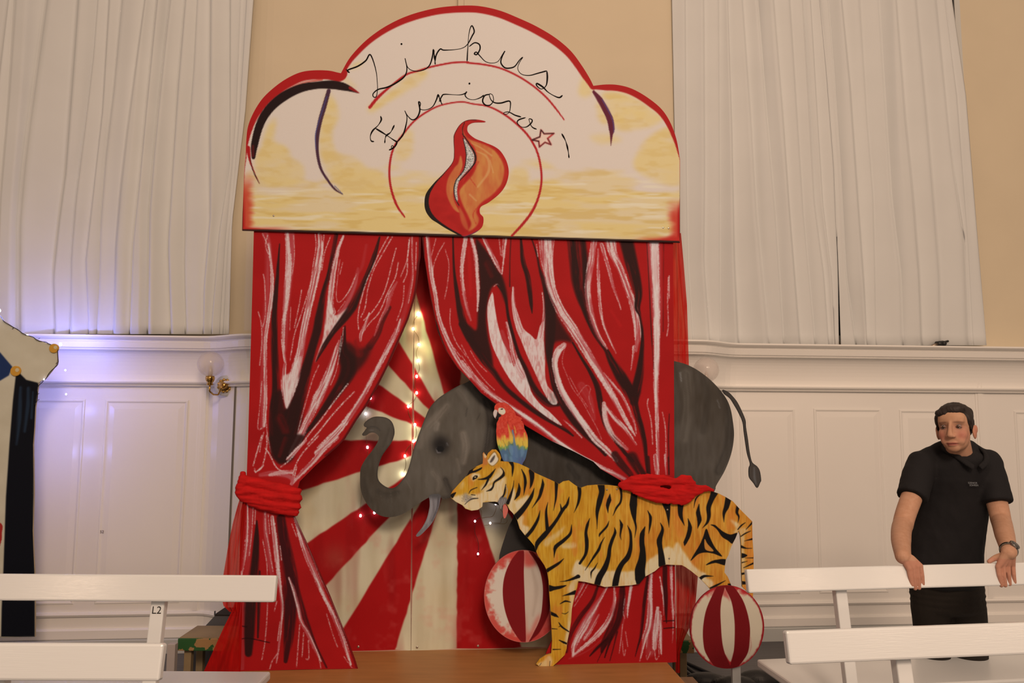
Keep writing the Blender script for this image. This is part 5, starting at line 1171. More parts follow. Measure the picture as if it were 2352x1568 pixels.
def bench(label, endpx, depth, farpx, sgn, posts, seat_px=None, row=None, length=2.6, h=.086):
    """endpx: top corner of the back rail at the aisle end; farpx: another point of that top edge"""
    e = onY(np.array(float(endpx[0])), np.array(float(endpx[1])), depth); z = e[2]
    f = onZ(np.array(float(farpx[0])), np.array(float(farpx[1])), z)
    d = (f-e); d[2] = 0; d /= np.linalg.norm(d)                # along the bench, away from the aisle
    away = np.array([-d[1], d[0], 0]); away = away if away[1] > 0 else -away
    tilt = math.radians(11); upv = np.array([0, 0, 1])*math.cos(tilt)+away*math.sin(tilt); nrm = away*math.cos(tilt)-np.array([0, 0, 1])*math.sin(tilt)
    t = new_empty('bench', (e+d*.3)*np.array([1, 1, 0]), label, 'bench', 'white slatted benches')
    c = e+d*length/2-upv*h/2+nrm*.014
    MB().bbox(c, d*length/2, nrm*.014, upv*h/2, .006).build('back_rail', M_BENCH, t, False)
    if seat_px is not None: s0 = onZ(np.array(float(seat_px[0])), np.array(float(seat_px[1])), .45)
    else: s0 = e*np.array([1, 1, 0])+d*.2+away*.46+np.array([0, 0, .45])
    dep = .40; ls = length-.35
    sc = s0+d*ls/2-away*dep/2; sc[2] = .45-.018
    seat = MB().bbox(sc, d*ls/2, away*dep/2, (0, 0, .018), .008).build('seat', M_BENCH2, t)
    lab = None
    for k, px in enumerate(posts):
        # post: from behind the rail down to the seat frame, foot coming forward
        if isinstance(px, tuple): q = onY(np.array(float(px[0])), np.array(float(px[1])), depth); a = float(np.dot(q-e, d))
        else: a = px
        top = e+d*a-upv*.03+nrm*.045; bot = top*1.0; bot[2] = .40; bot = bot-away*.085
        ax = (top-bot)/2; ln = np.linalg.norm(ax); nn = np.cross(d, ax/ln)
        MB().bbox((top+bot)/2, d*.023, nn*.016, ax, .004).build('post', M_BENCH2, t)
        for q_, off in (('leg', .02), ('leg', dep-.02)):
            p0 = bot+away*(off+.06); p0[2] = 0; p1 = p0.copy(); p1[2] = .415
            MB().bbox((p0+p1)/2, d*.023, away*.02, (p1-p0)/2, .004).build('leg', M_BENCH2, t)
        cb_ = bot+away*.24; cb_[2] = .385
        MB().bbox(cb_, d*.02, away*.22, (0, 0, .03), .004).build('bracket', M_BENCH2, t)
        if row and k == 0:
            up2 = ax/ln; lp = top-up2*.085-(nn if nn[1] > 0 else -nn)*.0166
            xd = d if d[0] > 0 else -d
            text('row_label', row, .034, lp, xd, up2, M_INK, t)
    return t
B_RB = bench('white bench whose back rail the young man leans on', (1715, 1307), 2.95, (2352, 1291), 1, [(1957, 1352), 1.75], (1738, 1513))
B_RF = bench('white bench in the lower right corner, nearest on the right side', (1806, 1449), 2.17, (2352, 1429), 1, [(2110, 1515), 1.7])
B_LB = bench('white bench with the row sign L2 on its post, left of the stage', (635, 1321), 2.63, (0, 1317), -1, [(357, 1378), 1.9], (622, 1541), row='L2')
B_LF = bench('white bench in the lower left corner, nearest on the left side', (375, 1478), 1.96, (0, 1476.5), -1, [.42, 1.7])

# ---------------------------------------------------------------- wall lamps
M_BRASS = mat('brass', (.60, .36, .10), .22, 1.0, vary=.2, vscale=40)
M_GLOBE = mat('frosted_globe', (.80, .72, .68), .12, spec=.5, alpha=.34)
M_DISC = mat('lamp_rose_paint', alb((206, 180, 158)), .45)
def sconce(px, py, rpx, plate_px, label):
    s, z = WALL.sz(plate_px[0], plate_px[1]); w_o = wall_off(s)
    s, z = WALL.sz(plate_px[0], plate_px[1], w_o)
    w_o += .024; pc = WALL.pt(s, w_o, z); root = new_empty('wall_lamp', pc, label, 'wall lamp', 'brass wall lamps')
    k = np.linalg.norm(WALL.at(np.array(px+1.), np.array(float(py)), w_o+.13)-WALL.at(np.array(float(px)), np.array(float(py)), w_o+.13))
    g = WALL.at(np.array(float(px)), np.array(float(py)), w_o+.13); r = rpx*k
    MB().lathe(pc, [(.070, -.03), (.070, .006), (.060, .012), (.054, .013), (.048, .018)], WALL.n, 28).build('rose', M_DISC, root, False)
    m = MB().lathe(pc, [(.044, .016), (.044, .022), (.034, .030), (.024, .036), (.018, .048), (.012, .054)], WALL.n, 24)
    for i in range(11):
        a = 2*math.pi*i/11; m.ellipsoid(pc+WALL.n*.022+WALL.t*.040*math.cos(a)+np.array([0, 0, .040*math.sin(a)]), (.010, .006, .010), None, 8, 6)
    m.build('back_plate', M_BRASS, root, True)
    cup = g-np.array([0, 0, r*1.02])
    q = [pc+WALL.n*.05, pc+WALL.n*.085+np.array([0, 0, -.012]), pc*.55+cup*.45+np.array([0, 0, -.085]), pc*.25+cup*.75+np.array([0, 0, -.10]), cup+np.array([0, 0, -.09]), cup+np.array([0, 0, -.045])]
    MB().tube(crom(np.array(q), .008), .0055, 8).build('arm', M_BRASS, root, True)
    MB().lathe(cup+np.array([0, 0, -.055]), [(.010, 0), (.022, .006), (.016, .018), (.024, .028), (.028, .040), (.030, .052), (.026, .062)], (0, 0, 1), 20).build('gallery', M_BRASS, root, True)
    gm = MB(); pr_ = [(r*math.sin(t), -r*math.cos(t)) for t in np.linspace(.32, math.pi-.02, 18)]
    gm.lathe(g, pr_, (0, 0, 1), 32); go = gm.build('globe', M_GLOBE, root, True)
    MB().lathe(cup+np.array([0, 0, .0]), [(.012, 0), (.016, .03), (.012, .06), (.004, .075)], (0, 0, 1), 12).build('bulb', mat('bulb_glass', (.7, .62, .56), .2), root, True)
    return root
sconce(484, 836, 30, (520, 886), 'brass wall lamp with a glass globe, unlit, left of the stage')
sconce(1622, 849, 28, (1585, 898), 'glass globe wall lamp peeking out behind the elephant rump')

# ---------------------------------------------------------------- left figure: white suited cut-out edged with lights
P_CL = Plane(4.72, .04)
cw = new_empty('clown_cutout', base_at(40, 1440, P_CL)*np.array([1, 1, 0]), 'white cut-out figure with orange buttons and a navy trouser leg at the left edge', 'cutout')
oc = cat2(PX("-230,600 -120,650"), LF("-100,190 0,250 80,318 200,408 350,498 560,588 700,640 780,672 830,720 852,790 860,870 845,960 770,1060 690,1160 620,1205 585,1230 575,1260 560,1370 545,1500 530,1600"), PX("79,980 76,1020 77,1080 77.5,1133 75,1218 77,1270 79,1311 80,1380 80,1462 -230,1470"))
cutout('figure', oc, paint_clown(), P_CL, 0, .012, 1.9, cw, edge=(190, 150, 110))
M_OR = mat('orange_button', alb((214, 140, 40)), .5); M_BTN = mat('button_highlight', alb((216, 178, 128)), .5)
for x, y, r in ((125, 800, 10.5), (37, 852, 11.5)):
    c = base_at(x, y, P_CL, .001); k = 4.72/FPX
    bo = MB().lathe(c, [(r*k, 0), (r*k, .006), (r*k*.92, .009), (.0001, .010)], P_CL.n, 28).build('button', M_OR, cw)
    c2 = base_at(x+2.5, y-2.5, P_CL, .0112); MB().lathe(c2, [(r*k*.38, 0), (r*k*.38, .0008)], P_CL.n, 18).build('highlight', M_BTN, bo)
prop = base_at(-20, 1300, P_CL, -.03)
MB().obox((prop[0], prop[1], .7), P_CL.t*.02, P_CL.n*.012, (0, 0, .7)).build('prop', M_PLY, cw)
# string of cold-white lights behind its edge
M_WIRE = mat('black_wire', (.01, .01, .012), .5)
M_LED = mat('cold_led', (.9, .92, 1), .3, emit=(.62, .66, 1.0), estr=60)
M_LEDW = mat('warm_led', (1, .95, .8), .3, emit=(1.0, .86, .62), estr=22)
M_LEDV = mat('violet_led', (1, .95, 1), .3, emit=(.93, .80, 1.0), estr=9)
ls_ = new_empty('light_string', base_at(60, 760, P_CL, -.01), 'string of cold white lights along the shoulder of the white cut-out figure', 'string lights')
wp = LF("-120,170 0,240 80,318 200,402 260,440 350,492 400,520 480,545 560,588 600,612 680,622 730,640 780,668 850,700 880,760 870,870 850,960 770,1070 690,1170 640,1200 580,1300 560,1390 545,1490 540,1560")
w3 = P_CL.at(wp[:, 0], wp[:, 1], .004); w3 = w3+np.column_stack([np.zeros(len(w3)), .012*np.sin(np.arange(len(w3))*2.1), np.zeros(len(w3))])
MB().tube(crom(w3, .01), .0022, 5).build('wire', M_WIRE, ls_)
for x, y in ((205, 412), (600, 560), (590, 1390), (590, 1482), (860, 930)):
    f = LF(f"{x},{y} {x-22},{y+16}"); a, b = P_CL.at(f[:, 0], f[:, 1], .004); MB().tube(np.array([b, a]), .0016, 5).build('wire_end', M_WIRE, ls_)
def bulb(px, py, plane, off, m, parent, r=.006):
    c = base_at(px, py, plane, off)
    return MB().ellipsoid(c, (r, r, r*1.3), None, 10, 8).build('bulb', m, parent, True), c
for x, y, off, e in ((-2, 713, .01, .35), (139, 791, -.16, 3.4), (62, 772, -.10, .6), (68, 940, -.10, 1.2), (66, 1050, -.10, .8)):
    o_, c = bulb(x, y, P_CL, off, M_LED, ls_, .008)
    if e: lamp('led_glow', c+np.array([.0, .02, .0]), .01, e, (.22, .25, 1.0))
bulb(101, 871, P_CL, .012, M_LEDV, ls_, .004)
for x, y in ((150, 850), (152, 905)):
    bulb(x, y, P_CL, -.12, M_LED, ls_, .004)

# fairy lights in front of the backdrop ----------------------------
fl_ = new_empty('light_string', base_at(955, 720, P_BACK, .02), 'warm fairy lights dangling down the striped backdrop behind the elephant', 'string lights')
chain1 = [(961, 721), (949, 755), (962, 791), (960, 828), (957, 864), (957, 902), (938, 933), (953, 975), (950, 1013), (930, 1047), (925, 1089)]
M_CWIRE = mat('copper_wire', alb((150, 104, 50)), .35, .6)
def wire(pts, plane, off, parent, m, r=.0011, wob=5):
    P = np.array(pts, float); Q = [P[0]]
    for i in range(1, len(P)):
        mid = (P[i-1]+P[i])/2+np.array([wob*(1 if i % 2 else -1), 0]); Q += [mid, P[i]]
    Q = crom(np.array(Q), 4); return MB().tube(plane.at(Q[:, 0], Q[:, 1], off), r, 5).build('wire', m, parent)
wire([(958, 690)]+chain1, P_BACK, .012, fl_, M_CWIRE)
for i, (x, y) in enumerate(chain1):
    bulb(x, y, P_BACK, .014, M_LEDW, fl_, .0095 if i == 0 else .0062)
lamp('fairy_glow', base_at(963, 740, P_BACK, .06), .02, .10, (1, .86, .45)); lamp('fairy_glow', base_at(975, 800, P_BACK, .06), .02, .16, (1, .86, .42)); lamp('fairy_glow', base_at(950, 990, P_BACK, .05), .02, .06, (1, .86, .5))
fl2 = new_empty('light_string', base_at(845, 1000, P_BACK, .02), 'violet-white fairy lights beside the raised elephant trunk', 'string lights')
c2_ = [(851, 914), (840, 950), (844, 1027)]; c3_ = [(828, 1184), (860, 1177)]
wire(c2_+[(838, 1100), (828, 1184), (860, 1177)], P_BACK, .008, fl2, M_CWIRE, .0006, 3)
for x, y in c2_+c3_: bulb(x, y, P_BACK, .014, M_LEDV, fl2, .0062)
fl3 = new_empty('light_string', base_at(1115, 1200, P_BACK, .02), 'thin wire with tiny white lights under the tiger chin', 'string lights')
wire([(1103, 1168), (1106, 1189), (1130, 1186), (1140, 1165), (1138, 1158)], P_BACK, .03, fl3, M_CWIRE, .0012, 2)
wire([(1098, 1271), (1097, 1240), (1090, 1212), (1091, 1197), (1103, 1188)], P_BACK, .03, fl3, M_WIRE, .0012, 2)
wire([(1126, 1201), (1150, 1200), (1157, 1185), (1150, 1170)], P_BACK, .03, fl3, M_CWIRE, .0012, 2)
wire([(1112, 1206), (1140, 1203), (1160, 1202), (1165, 1192)], P_BACK, .03, fl3, M_CWIRE, .0009, 2)
for x, y in ((1138.6, 1157), (1091, 1196.6), (1126, 1201), (1098, 1271.6)): bulb(x, y, P_BACK, .032, M_LEDV, fl3, .0048)

# ---------------------------------------------------------------- behind the set: low podium with a painted edge, a grey crate, cables
zpod = .31; pa_ = onY(np.array(411.), np.array(1464.), 4.41); zpod = float(pa_[2])
pod = new_empty('low_podium', (pa_[0]+1.2, 4.54, 0), 'low podium behind the set with a green painted leafy edge', 'podium')
M_POD = mat('podium_wood', alb((150, 112, 72)), .7, vary=.2, vscale=5)
def green():
    m = mat('green_leaf_edge', alb((44, 84, 34)), .7); nt = m.node_tree
    tc = nt.nodes.new('ShaderNodeTexCoord'); n = nt.nodes.new('ShaderNodeTexNoise'); n.inputs['Scale'].default_value = 16; n.inputs['Detail'].default_value = 4
    r = nt.nodes.new('ShaderNodeValToRGB'); r.color_ramp.interpolation = 'CONSTANT'
    r.color_ramp.elements[0].color = tuple(alb((40, 82, 32)))+(1,); r.color_ramp.elements[1].position = .53; r.color_ramp.elements[1].color = tuple(alb((176, 118, 66)))+(1,)
    nt.links.new(tc.outputs['Object'], n.inputs['Vector']); nt.links.new(n.outputs['Fac'], r.inputs[0]); nt.links.new(r.outputs[0], nt.nodes['Principled BSDF'].inputs['Base Color'])
    return m
xl = float(pa_[0]); xr_ = float(onY(np.array(1592.), np.array(1464.), 4.41)[0])
def wb(name, x0, x1, y0, y1, z0, z1, m, pa, b=.003): return MB().bbox(((x0+x1)/2, (y0+y1)/2, (z0+z1)/2), ((x1-x0)/2, 0, 0), (0, (y1-y0)/2, 0), (0, 0, (z1-z0)/2), b).build(name, m, pa)
wb('top', xl, xr_, 4.42, 4.66, zpod-.012, zpod, M_POD, pod); wb('painted_edge', xl-.004, xr_+.004, 4.405, 4.419, zpod-.070, zpod-.004, green(), pod)
for x in (xl+.04, xl+.9, xr_-.9, xr_-.05): wb('leg', x-.02, x+.02, 4.44, 4.48, 0, zpod-.012, M_POD, pod); wb('leg', x-.02, x+.02, 4.61, 4.65, 0, zpod-.012, M_POD, pod)
cp = onY(np.array(449.), np.array(1414.), 4.72)
cx0 = float(onY(np.array(440.), np.array(1460.), 4.72)[0]); cx1 = float(onY(np.array(494.), np.array(1414.), 4.72)[0]); cz = float(onY(np.array(494.), np.array(1413.), 4.72)[2])
cr_ = new_empty('equipment_case', (cx1+.2, 4.78, 0), 'dark grey case with a slanted side standing by the wall panelling', 'case')
M_CASE = mat('grey_case', alb((96, 84, 78)), .6, vary=.12, vscale=6)
m = MB(); x2 = cx1+.55; yv = (4.72, 4.88)
prof = [(cx0, 0), (cx0, .20), (cx1, cz), (x2, cz), (x2, 0)]
m.add([(x, y, z) for y in yv for x, z in prof], [[0, 1, 2, 3, 4], [9, 8, 7, 6, 5]]+[[i, (i+1) % 5, 5+(i+1) % 5, 5+i] for i in range(5)]); m.build('body', M_CASE, cr_)
wb('lid_edge', cx1-.004, x2+.01, 4.712, 4.885, cz, cz+.008, M_GAP, cr_); wb('catch', cx1-.004, cx1+.004, 4.71, 4.72, cz+.002, cz+.028, M_CASE, cr_, .002)
wz = float(onY(np.array(394.), np.array(1478.), 4.33)[2]); wx = float(onY(np.array(394.), np.array(1500.), 4.33)[0])
wb('corner_post', wx-.022, wx+.022, 4.32, 4.36, 0, wz, mat('corner_post_paint', alb((190, 156, 134)), .5), pod)
# black cables on the floor beside the stage
M_CABLE = mat('black_cable', (.010, .010, .011), .45)
rng = random.Random(5)
for k, lab in enumerate(('thick black cable running over the floor beside the stage', 'black cable looping on the floor under the right striped ball', 'thin black cable curling toward the right benches')):
    P = []
    b0 = onZ(np.array([1563., 1600., 1650., 1700., 1745., 1800.]), np.array([1512., 1534., 1546., 1552., 1548., 1556.])+k*9, .02)
    for i, q in enumerate(b0): P.append(q+np.array([0, .06*math.sin(i*1.9+k*2)-.05*k, 0]))
    P = np.array(P); P[:, 2] = .012+.011*k
    tag(MB().tube(crom(P, .03), .011, 8).build('power_cable', M_CABLE, None, True), lab, 'cable', 'cables on the floor')
q = onZ(np.array([1620., 1690., 1740.]), np.array([1560., 1572., 1562.]), .05)
bag = MB()
for i, c in enumerate(q): bag.ellipsoid((c[0], c[1], .045), (.13, .06, .045+.01*i), None, 14, 8)
bo = bag.build('cable_bag', M_CABLE, None, True); modmesh(bo, [('REMESH', dict(mode='VOXEL', voxel_size=.012)), ('SMOOTH', dict(iterations=3, factor=.5))])
tag(bo, 'slumped black cable bag on the floor below the striped ball post', 'bag')
# connector lying on the ledge, two thin cables by the joint, number on the panel
k0 = WALL.at(np.array([2138., 2146., 2152., 2166., 2178.]), np.array([796., 793., 791., 787., 783.]), .11)
cn = new_empty('cable_plug', k0[1], 'black cable plug lying on the ledge below the right curtain', 'plug')
MB().tube(k0[2:4], [.024, .017], 10).build('grip', M_CABLE, cn, True); MB().tube(k0[3:5], [.010, .008], 8).build('strain_relief', M_CABLE, cn, True)
MB().tube(k0[0:3], [.010, .012, .014], 10).build('tip', mat('plug_metal', (.35, .28, .22), .4, .8), cn, True); g_ = k0[2].copy(); MB().ellipsoid((g_[0]+.05, g_[1], ZR+.022), (.02, .02, .02), None, 10, 6).build('foot', M_CABLE, cn, True)
for dx, lab in ((0, 'thin pale cable stapled to the wall above the young man, left of the pair'), (8, 'thin pale cable stapled to the wall above the young man, right of the pair')):
    P = WALL.at(np.array([2249., 2246., 2245.5, 2247., 2250.])+dx, np.array([855., 868., 885., 895., 899.]), .006)
    t = new_empty('wall_cable', P[-1], lab, 'cable', 'cables on the wall'); MB().tube(crom(P, .01), .0035, 6).build('cord', M_PANEL, t, True)
    MB().ellipsoid(P[0]+np.array([0, 0, .008]), (.006, .004, .005), None, 8, 6).build('staple', mat('staple_red', (.25, .06, .04), .5), t)
c = WALL.at(np.array(234.), np.array(1221.), .0125)
text('number', '52', .025, c, WALL.t, (0, 0, 1), mat('number_ink', alb((96, 66, 58)), .6), wall)
# ---------------------------------------------------------------- the young man leaning on the bench
def W_(px, py, y): return onY(np.array(float(px)), np.array(float(py)), y)
def cap(mb, p, q, r0, r1, n=5, fl=(1, 1, 1)):
    for t in np.linspace(0, 1, n):
        mb.ellipsoid(np.asarray(p)*(1-t)+np.asarray(q)*t, np.array(fl)*(r0*(1-t)+r1*t), None, 14, 9)
def limb(mb, P, R, n=14):
    """tapering limb through joints, rounded at both ends"""
    P = np.asarray(P, float); Q = crom(np.column_stack([P, ]), .012)
    s = np.concatenate([[0], np.cumsum(np.linalg.norm(np.diff(P, axis=0), axis=1))]); s2 = np.concatenate([[0], np.cumsum(np.linalg.norm(np.diff(Q, axis=0), axis=1))])
    mb.tube(Q, np.interp(s2*s[-1]/s2[-1], s, R), n)
    mb.ellipsoid(P[0], (R[0],)*3, None, 14, 9); mb.ellipsoid(P[-1], (R[-1],)*3, None, 14, 9)
pb = np.array([W_(2175, 1430, 3.62)[0], 3.72, 0.])
man = new_empty('person', pb, 'young man in a black polo shirt leaning with both hands on a white bench', 'person')
HC = W_(2193, 983, 3.38)                      # middle of the head
yaw, pit, rol = math.radians(-43), math.radians(1), math.radians(-3)
Rz = Matrix.Rotation(yaw, 3, 'Z'); Rx = Matrix.Rotation(pit, 3, 'X'); Ry = Matrix.Rotation(rol, 3, 'Y')
HM = np.array(Rz@Ry@Rx)                       # local x right in the picture, -y to the camera, z up
hs = .90
def hl(x, y, z): return HC+HM@(np.array([x, -y, z])*hs)
HR_ = HM.T
def he(mb, c, r): mb.ellipsoid(hl(*c), np.array(r)*hs, HR_, 20, 14)
body = MB()
he(body, (0, -.012, .036), (.0745, .094, .080)); he(body, (0, .014, -.028), (.066, .074, .088)); he(body, (0, .028, -.070), (.053, .052, .042)); he(body, (0, .060, -.094), (.030, .022, .020))
for s in (-1, 1):
    he(body, (s*.032, .048, -.028), (.032, .030, .038)); he(body, (s*.0125, .092, -.036), (.0105, .011, .0085)); he(body, (s*.028, .058, -.058), (.026, .022, .026))
    he(body, (s*.079, -.016, -.022), (.009, .022, .034)); he(body, (s*.084, -.026, -.008), (.008, .015, .020)); he(body, (s*.029, .056, .030), (.027, .018, .015))
he(body, (0, .046, .050), (.060, .035, .048))
for t in np.linspace(0, 1, 7): he(body, (0, .081+.022*t, .022-.053*t), (.0085+.0045*t, .011+.002*t, .012))
he(body, (0, .104, -.032), (.0135, .011, .0115)); he(body, (0, .078, -.068), (.024, .012, .0070)); he(body, (0, .076, -.079), (.020, .013, .0080)); he(body, (0, .070, -.060), (.022, .014, .014))
SH_L = W_(2118, 1066, 3.50); SH_R = W_(2268, 1064, 3.48); NK = W_(2206, 1060, 3.48)
limb(body, [hl(0, -.02, -.05), NK+np.array([0, 0, -.02]), NK+np.array([0, .02, -.12])], [.050, .055, .075])
PEL = W_(2172, 1352, 3.63)
limb(body, [NK+np.array([-.01, .03, -.10]), (NK+PEL)/2+np.array([0, .03, 0]), PEL], [.075, .08, .08])
EL_L = W_(2074, 1205, 3.36); WR_L = W_(2074, 1278, 3.05); EL_R = W_(2299, 1195, 3.38); WR_R = W_(2318, 1268, 3.08)
limb(body, [SH_L, SH_L*.5+EL_L*.5, EL_L, EL_L*.5+WR_L*.5+np.array([-.008, 0, 0]), WR_L], [.044, .044, .041, .038, .029], 26)
limb(body, [SH_R, SH_R*.5+EL_R*.5, EL_R, EL_R*.5+WR_R*.5, WR_R], [.044, .044, .040, .037, .028], 26)
# hands: back of the hand over the rail, fingers hooked down its front
e_ = onY(np.array(1715.), np.array(1307.), 2.95)
f_ = onZ(np.array(2352.), np.array(1291.), e_[2]); rd = (f_-e_); rd[2] = 0; rd /= np.linalg.norm(rd); ra = np.array([-rd[1], rd[0], 0])
RAILP = Plane(e_[1]-rd[1]/rd[0]*e_[0], rd[1]/rd[0])
def RP(px, py, off): return RAILP.at(np.array(float(px)), np.array(float(py)), off)
def hand(wr, kn, tips, thumb, rk=.0105):
    kc = sum(kn)/len(kn)
    for k_ in kn:
        limb(body, [wr+(k_-kc)*.25, wr*.5+k_*.5+np.array([0, 0, .006]), k_], [.022, .0175, .0105], 12)
    for k_, (mid, tip) in zip(kn, tips): limb(body, [k_, mid, tip], [.0098, .0084, .0079], 12)
    limb(body, thumb, [.016, .012, .0085], 10)
zt_ = e_[2]
knL = [RP(2088, 1307, .012), RP(2097, 1304, .015), RP(2106, 1301, .015), RP(2114, 1299, .012)]
tpL = [(RP(2090, 1323, .013), RP(2094, 1343, .009)), (RP(2100, 1327, .016), RP(2102, 1351, .010)), (RP(2109.5, 1327, .016), RP(2111, 1350, .010)), (RP(2118, 1322, .013), RP(2119.5, 1341, .008))]
hand(WR_L, knL, tpL, [WR_L+np.array([.01, .01, -.01]), RP(2094, 1294, -.04), RP(2112, 1312, -.045)])
knR = [RP(2293, 1301, .012), RP(2304, 1299, .014), RP(2315, 1298, .014), RP(2326, 1298, .011)]
tpR = [(RP(2295, 1320, .015), RP(2300, 1344, .010)), (RP(2306, 1321, .017), RP(2309, 1344, .011)), (RP(2317, 1320, .016), RP(2319, 1341, .010)), (RP(2328, 1318, .014), RP(2330, 1337, .009))]
hand(WR_R, knR, tpR, [WR_R+np.array([-.01, 0, -.01]), RP(2288, 1280, -.005), RP(2272, 1289, -.010)])
HIP = [W_(2138, 1385, 3.65), W_(2217, 1385, 3.65)]
FT = [np.array([HIP[0][0]-.03, 3.76, .05]), np.array([HIP[1][0]+.04, 3.76, .05])]
for h_, f2 in zip(HIP, FT):
    kn_ = h_*.5+f2*.5+np.array([0, 0, 0]); limb(body, [h_, kn_, f2+np.array([0, 0, .04])], [.05, .045, .038]); limb(body, [f2, f2+np.array([0, -.14, -.01])], [.035, .03])
limb(body, [HIP[0]+np.array([0, 0, .04]), HIP[1]+np.array([0, 0, .04])], [.06, .06])
M_SKIN = painted('skin', .5, .05, 500.); M_SKIN.node_tree.nodes['Principled BSDF'].inputs['Subsurface Weight'].default_value = .06; M_SKIN.node_tree.nodes['Principled BSDF'].inputs['Subsurface Radius'].default_value = (.012, .004, .002)
bo = body.build('body', M_SKIN, man, True)
modmesh(bo, [('REMESH', dict(mode='VOXEL', voxel_size=.0027)), ('SMOOTH', dict(iterations=2, factor=.5))])
me = bo.data; n = len(me.vertices); co = np.empty(n*3); me.vertices.foreach_get('co', co); co = co.reshape(-1, 3)
Lc = ((co+np.array(man.location)-HC)@HM)/hs
vg = bo.vertex_groups.new(name='face'); vg2 = bo.vertex_groups.new(name='features')
isf = (Lc[:, 2] > -.13) & (np.abs(Lc[:, 0]) < .0755)
feat = (np.abs(Lc[:, 0]) < .024) & (Lc[:, 2] < .018) & (Lc[:, 2] > -.088) & (-Lc[:, 1] > .045)
vg.add(np.nonzero(isf & ~feat)[0].tolist(), 1.0, 'REPLACE'); vg2.add(np.nonzero(isf & feat)[0].tolist(), 1.0, 'REPLACE')
modmesh(bo, [('SMOOTH', dict(iterations=30, factor=.5, vertex_group='face')), ('SMOOTH', dict(iterations=7, factor=.5, vertex_group='features')), ('SMOOTH', dict(iterations=3, factor=.5, vertex_group='face'))])
me = bo.data; n = len(me.vertices); co = np.empty(n*3); me.vertices.foreach_get('co', co); co = co.reshape(-1, 3)
Lc = ((co+np.array(man.location)-HC)@HM)/hs; x, y, z = Lc[:, 0], -Lc[:, 1], Lc[:, 2]
# press the eye sockets in, part the lips
head = (z > -.13) & (np.abs(x) < .11) & (y > -.14)
for s in (-1, 1):
    g = np.exp(-(((x-s*.032)/.019)**2+((z-.008)/.011)**2))*(y > .03)*head
    co -= (g*.010)[:, None]*(HM@np.array([0, -1, 0]))*hs
g = np.exp(-((x/.026)**2+((z+.0735)/.0028)**2))*(y > .05)*head; co -= (g*.004)[:, None]*(HM@np.array([0, -1, 0]))*hs
me.vertices.foreach_set('co', co.ravel())
base_c = np.array((196, 132, 96.)); cols = np.tile(base_c, (n, 1)); cols += ((fbm(co[:, 0]*90, co[:, 2]*90+co[:, 1]*40, 3)-.5)*16)[:, None]
def mixc(m_, c_):
    global cols
    cols = cols*(1-m_[:, None])+np.array(c_, float)*m_[:, None]
hf = head.astype(float)
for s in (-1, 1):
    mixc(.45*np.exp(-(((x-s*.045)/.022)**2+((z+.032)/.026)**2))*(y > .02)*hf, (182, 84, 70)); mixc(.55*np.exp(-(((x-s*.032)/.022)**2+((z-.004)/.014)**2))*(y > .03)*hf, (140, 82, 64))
    zb = .030-.10*np.maximum(np.abs(x)-.035, 0)-.03*np.maximum(.022-np.abs(x), 0)
    mixc(.40*np.exp(-(((np.abs(x)-.034)/.021)**4+((z-zb)/.0045)**2))*(y > .04)*hf, (92, 56, 40))
mixc(.85*np.exp(-((x/.023)**4+((z+.0735)/.0080)**4))*(y > .05)*hf, (160, 76, 64)); mixc(.7*np.exp(-((x/.024)**4+((z+.0735)/.0022)**2))*(y > .05)*hf, (96, 40, 34))
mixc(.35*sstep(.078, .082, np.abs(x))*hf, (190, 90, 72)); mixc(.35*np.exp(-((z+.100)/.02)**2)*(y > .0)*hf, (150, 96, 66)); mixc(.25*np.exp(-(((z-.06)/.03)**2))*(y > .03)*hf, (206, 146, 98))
hz = co[:, 2]+man.location[2]; mixc(.4*(hz < zt_+.02)*(hz > zt_-.12)*1.0, (190, 108, 84))
ca = me.color_attributes.new('paint', 'FLOAT_COLOR', 'POINT'); ca.data.foreach_set('color', np.column_stack([alb(np.clip(cols, 0, 255)), np.ones(n)]).astype(np.float32).ravel())
me.polygons.foreach_set('use_smooth', np.ones(len(me.polygons), bool)); me.update()
# eyes
M_EYE = mat('eye_white', alb((140, 108, 92)), .4); M_IRIS = mat('iris', (.035, .018, .010), .2)
for s in (-1, 1):
    c = hl(s*.032, .0622, .0074); ey = MB().ellipsoid(c, (.0125*hs,)*3, None, 18, 12).build('eye', M_EYE, man, True)
    fw = HM@np.array([0, -1, 0]); MB().ellipsoid(c+fw*.0085+np.array([0, 0, .0010]), (.0068, .0052, .0068), None, 12, 8).build('iris', M_IRIS, ey, True)
    # upper lid
    lid = MB(); P = [hl(s*.032+dx, .0742-.25*dx*dx/.013*1.6, .0112-.35*dx*dx/.012) for dx in np.linspace(-.015, .015, 7)]
    lid.tube(np.array(P), .0024, 6).build('eyelid', mat('eyelid', alb((150, 94, 72)), .5), man, True)
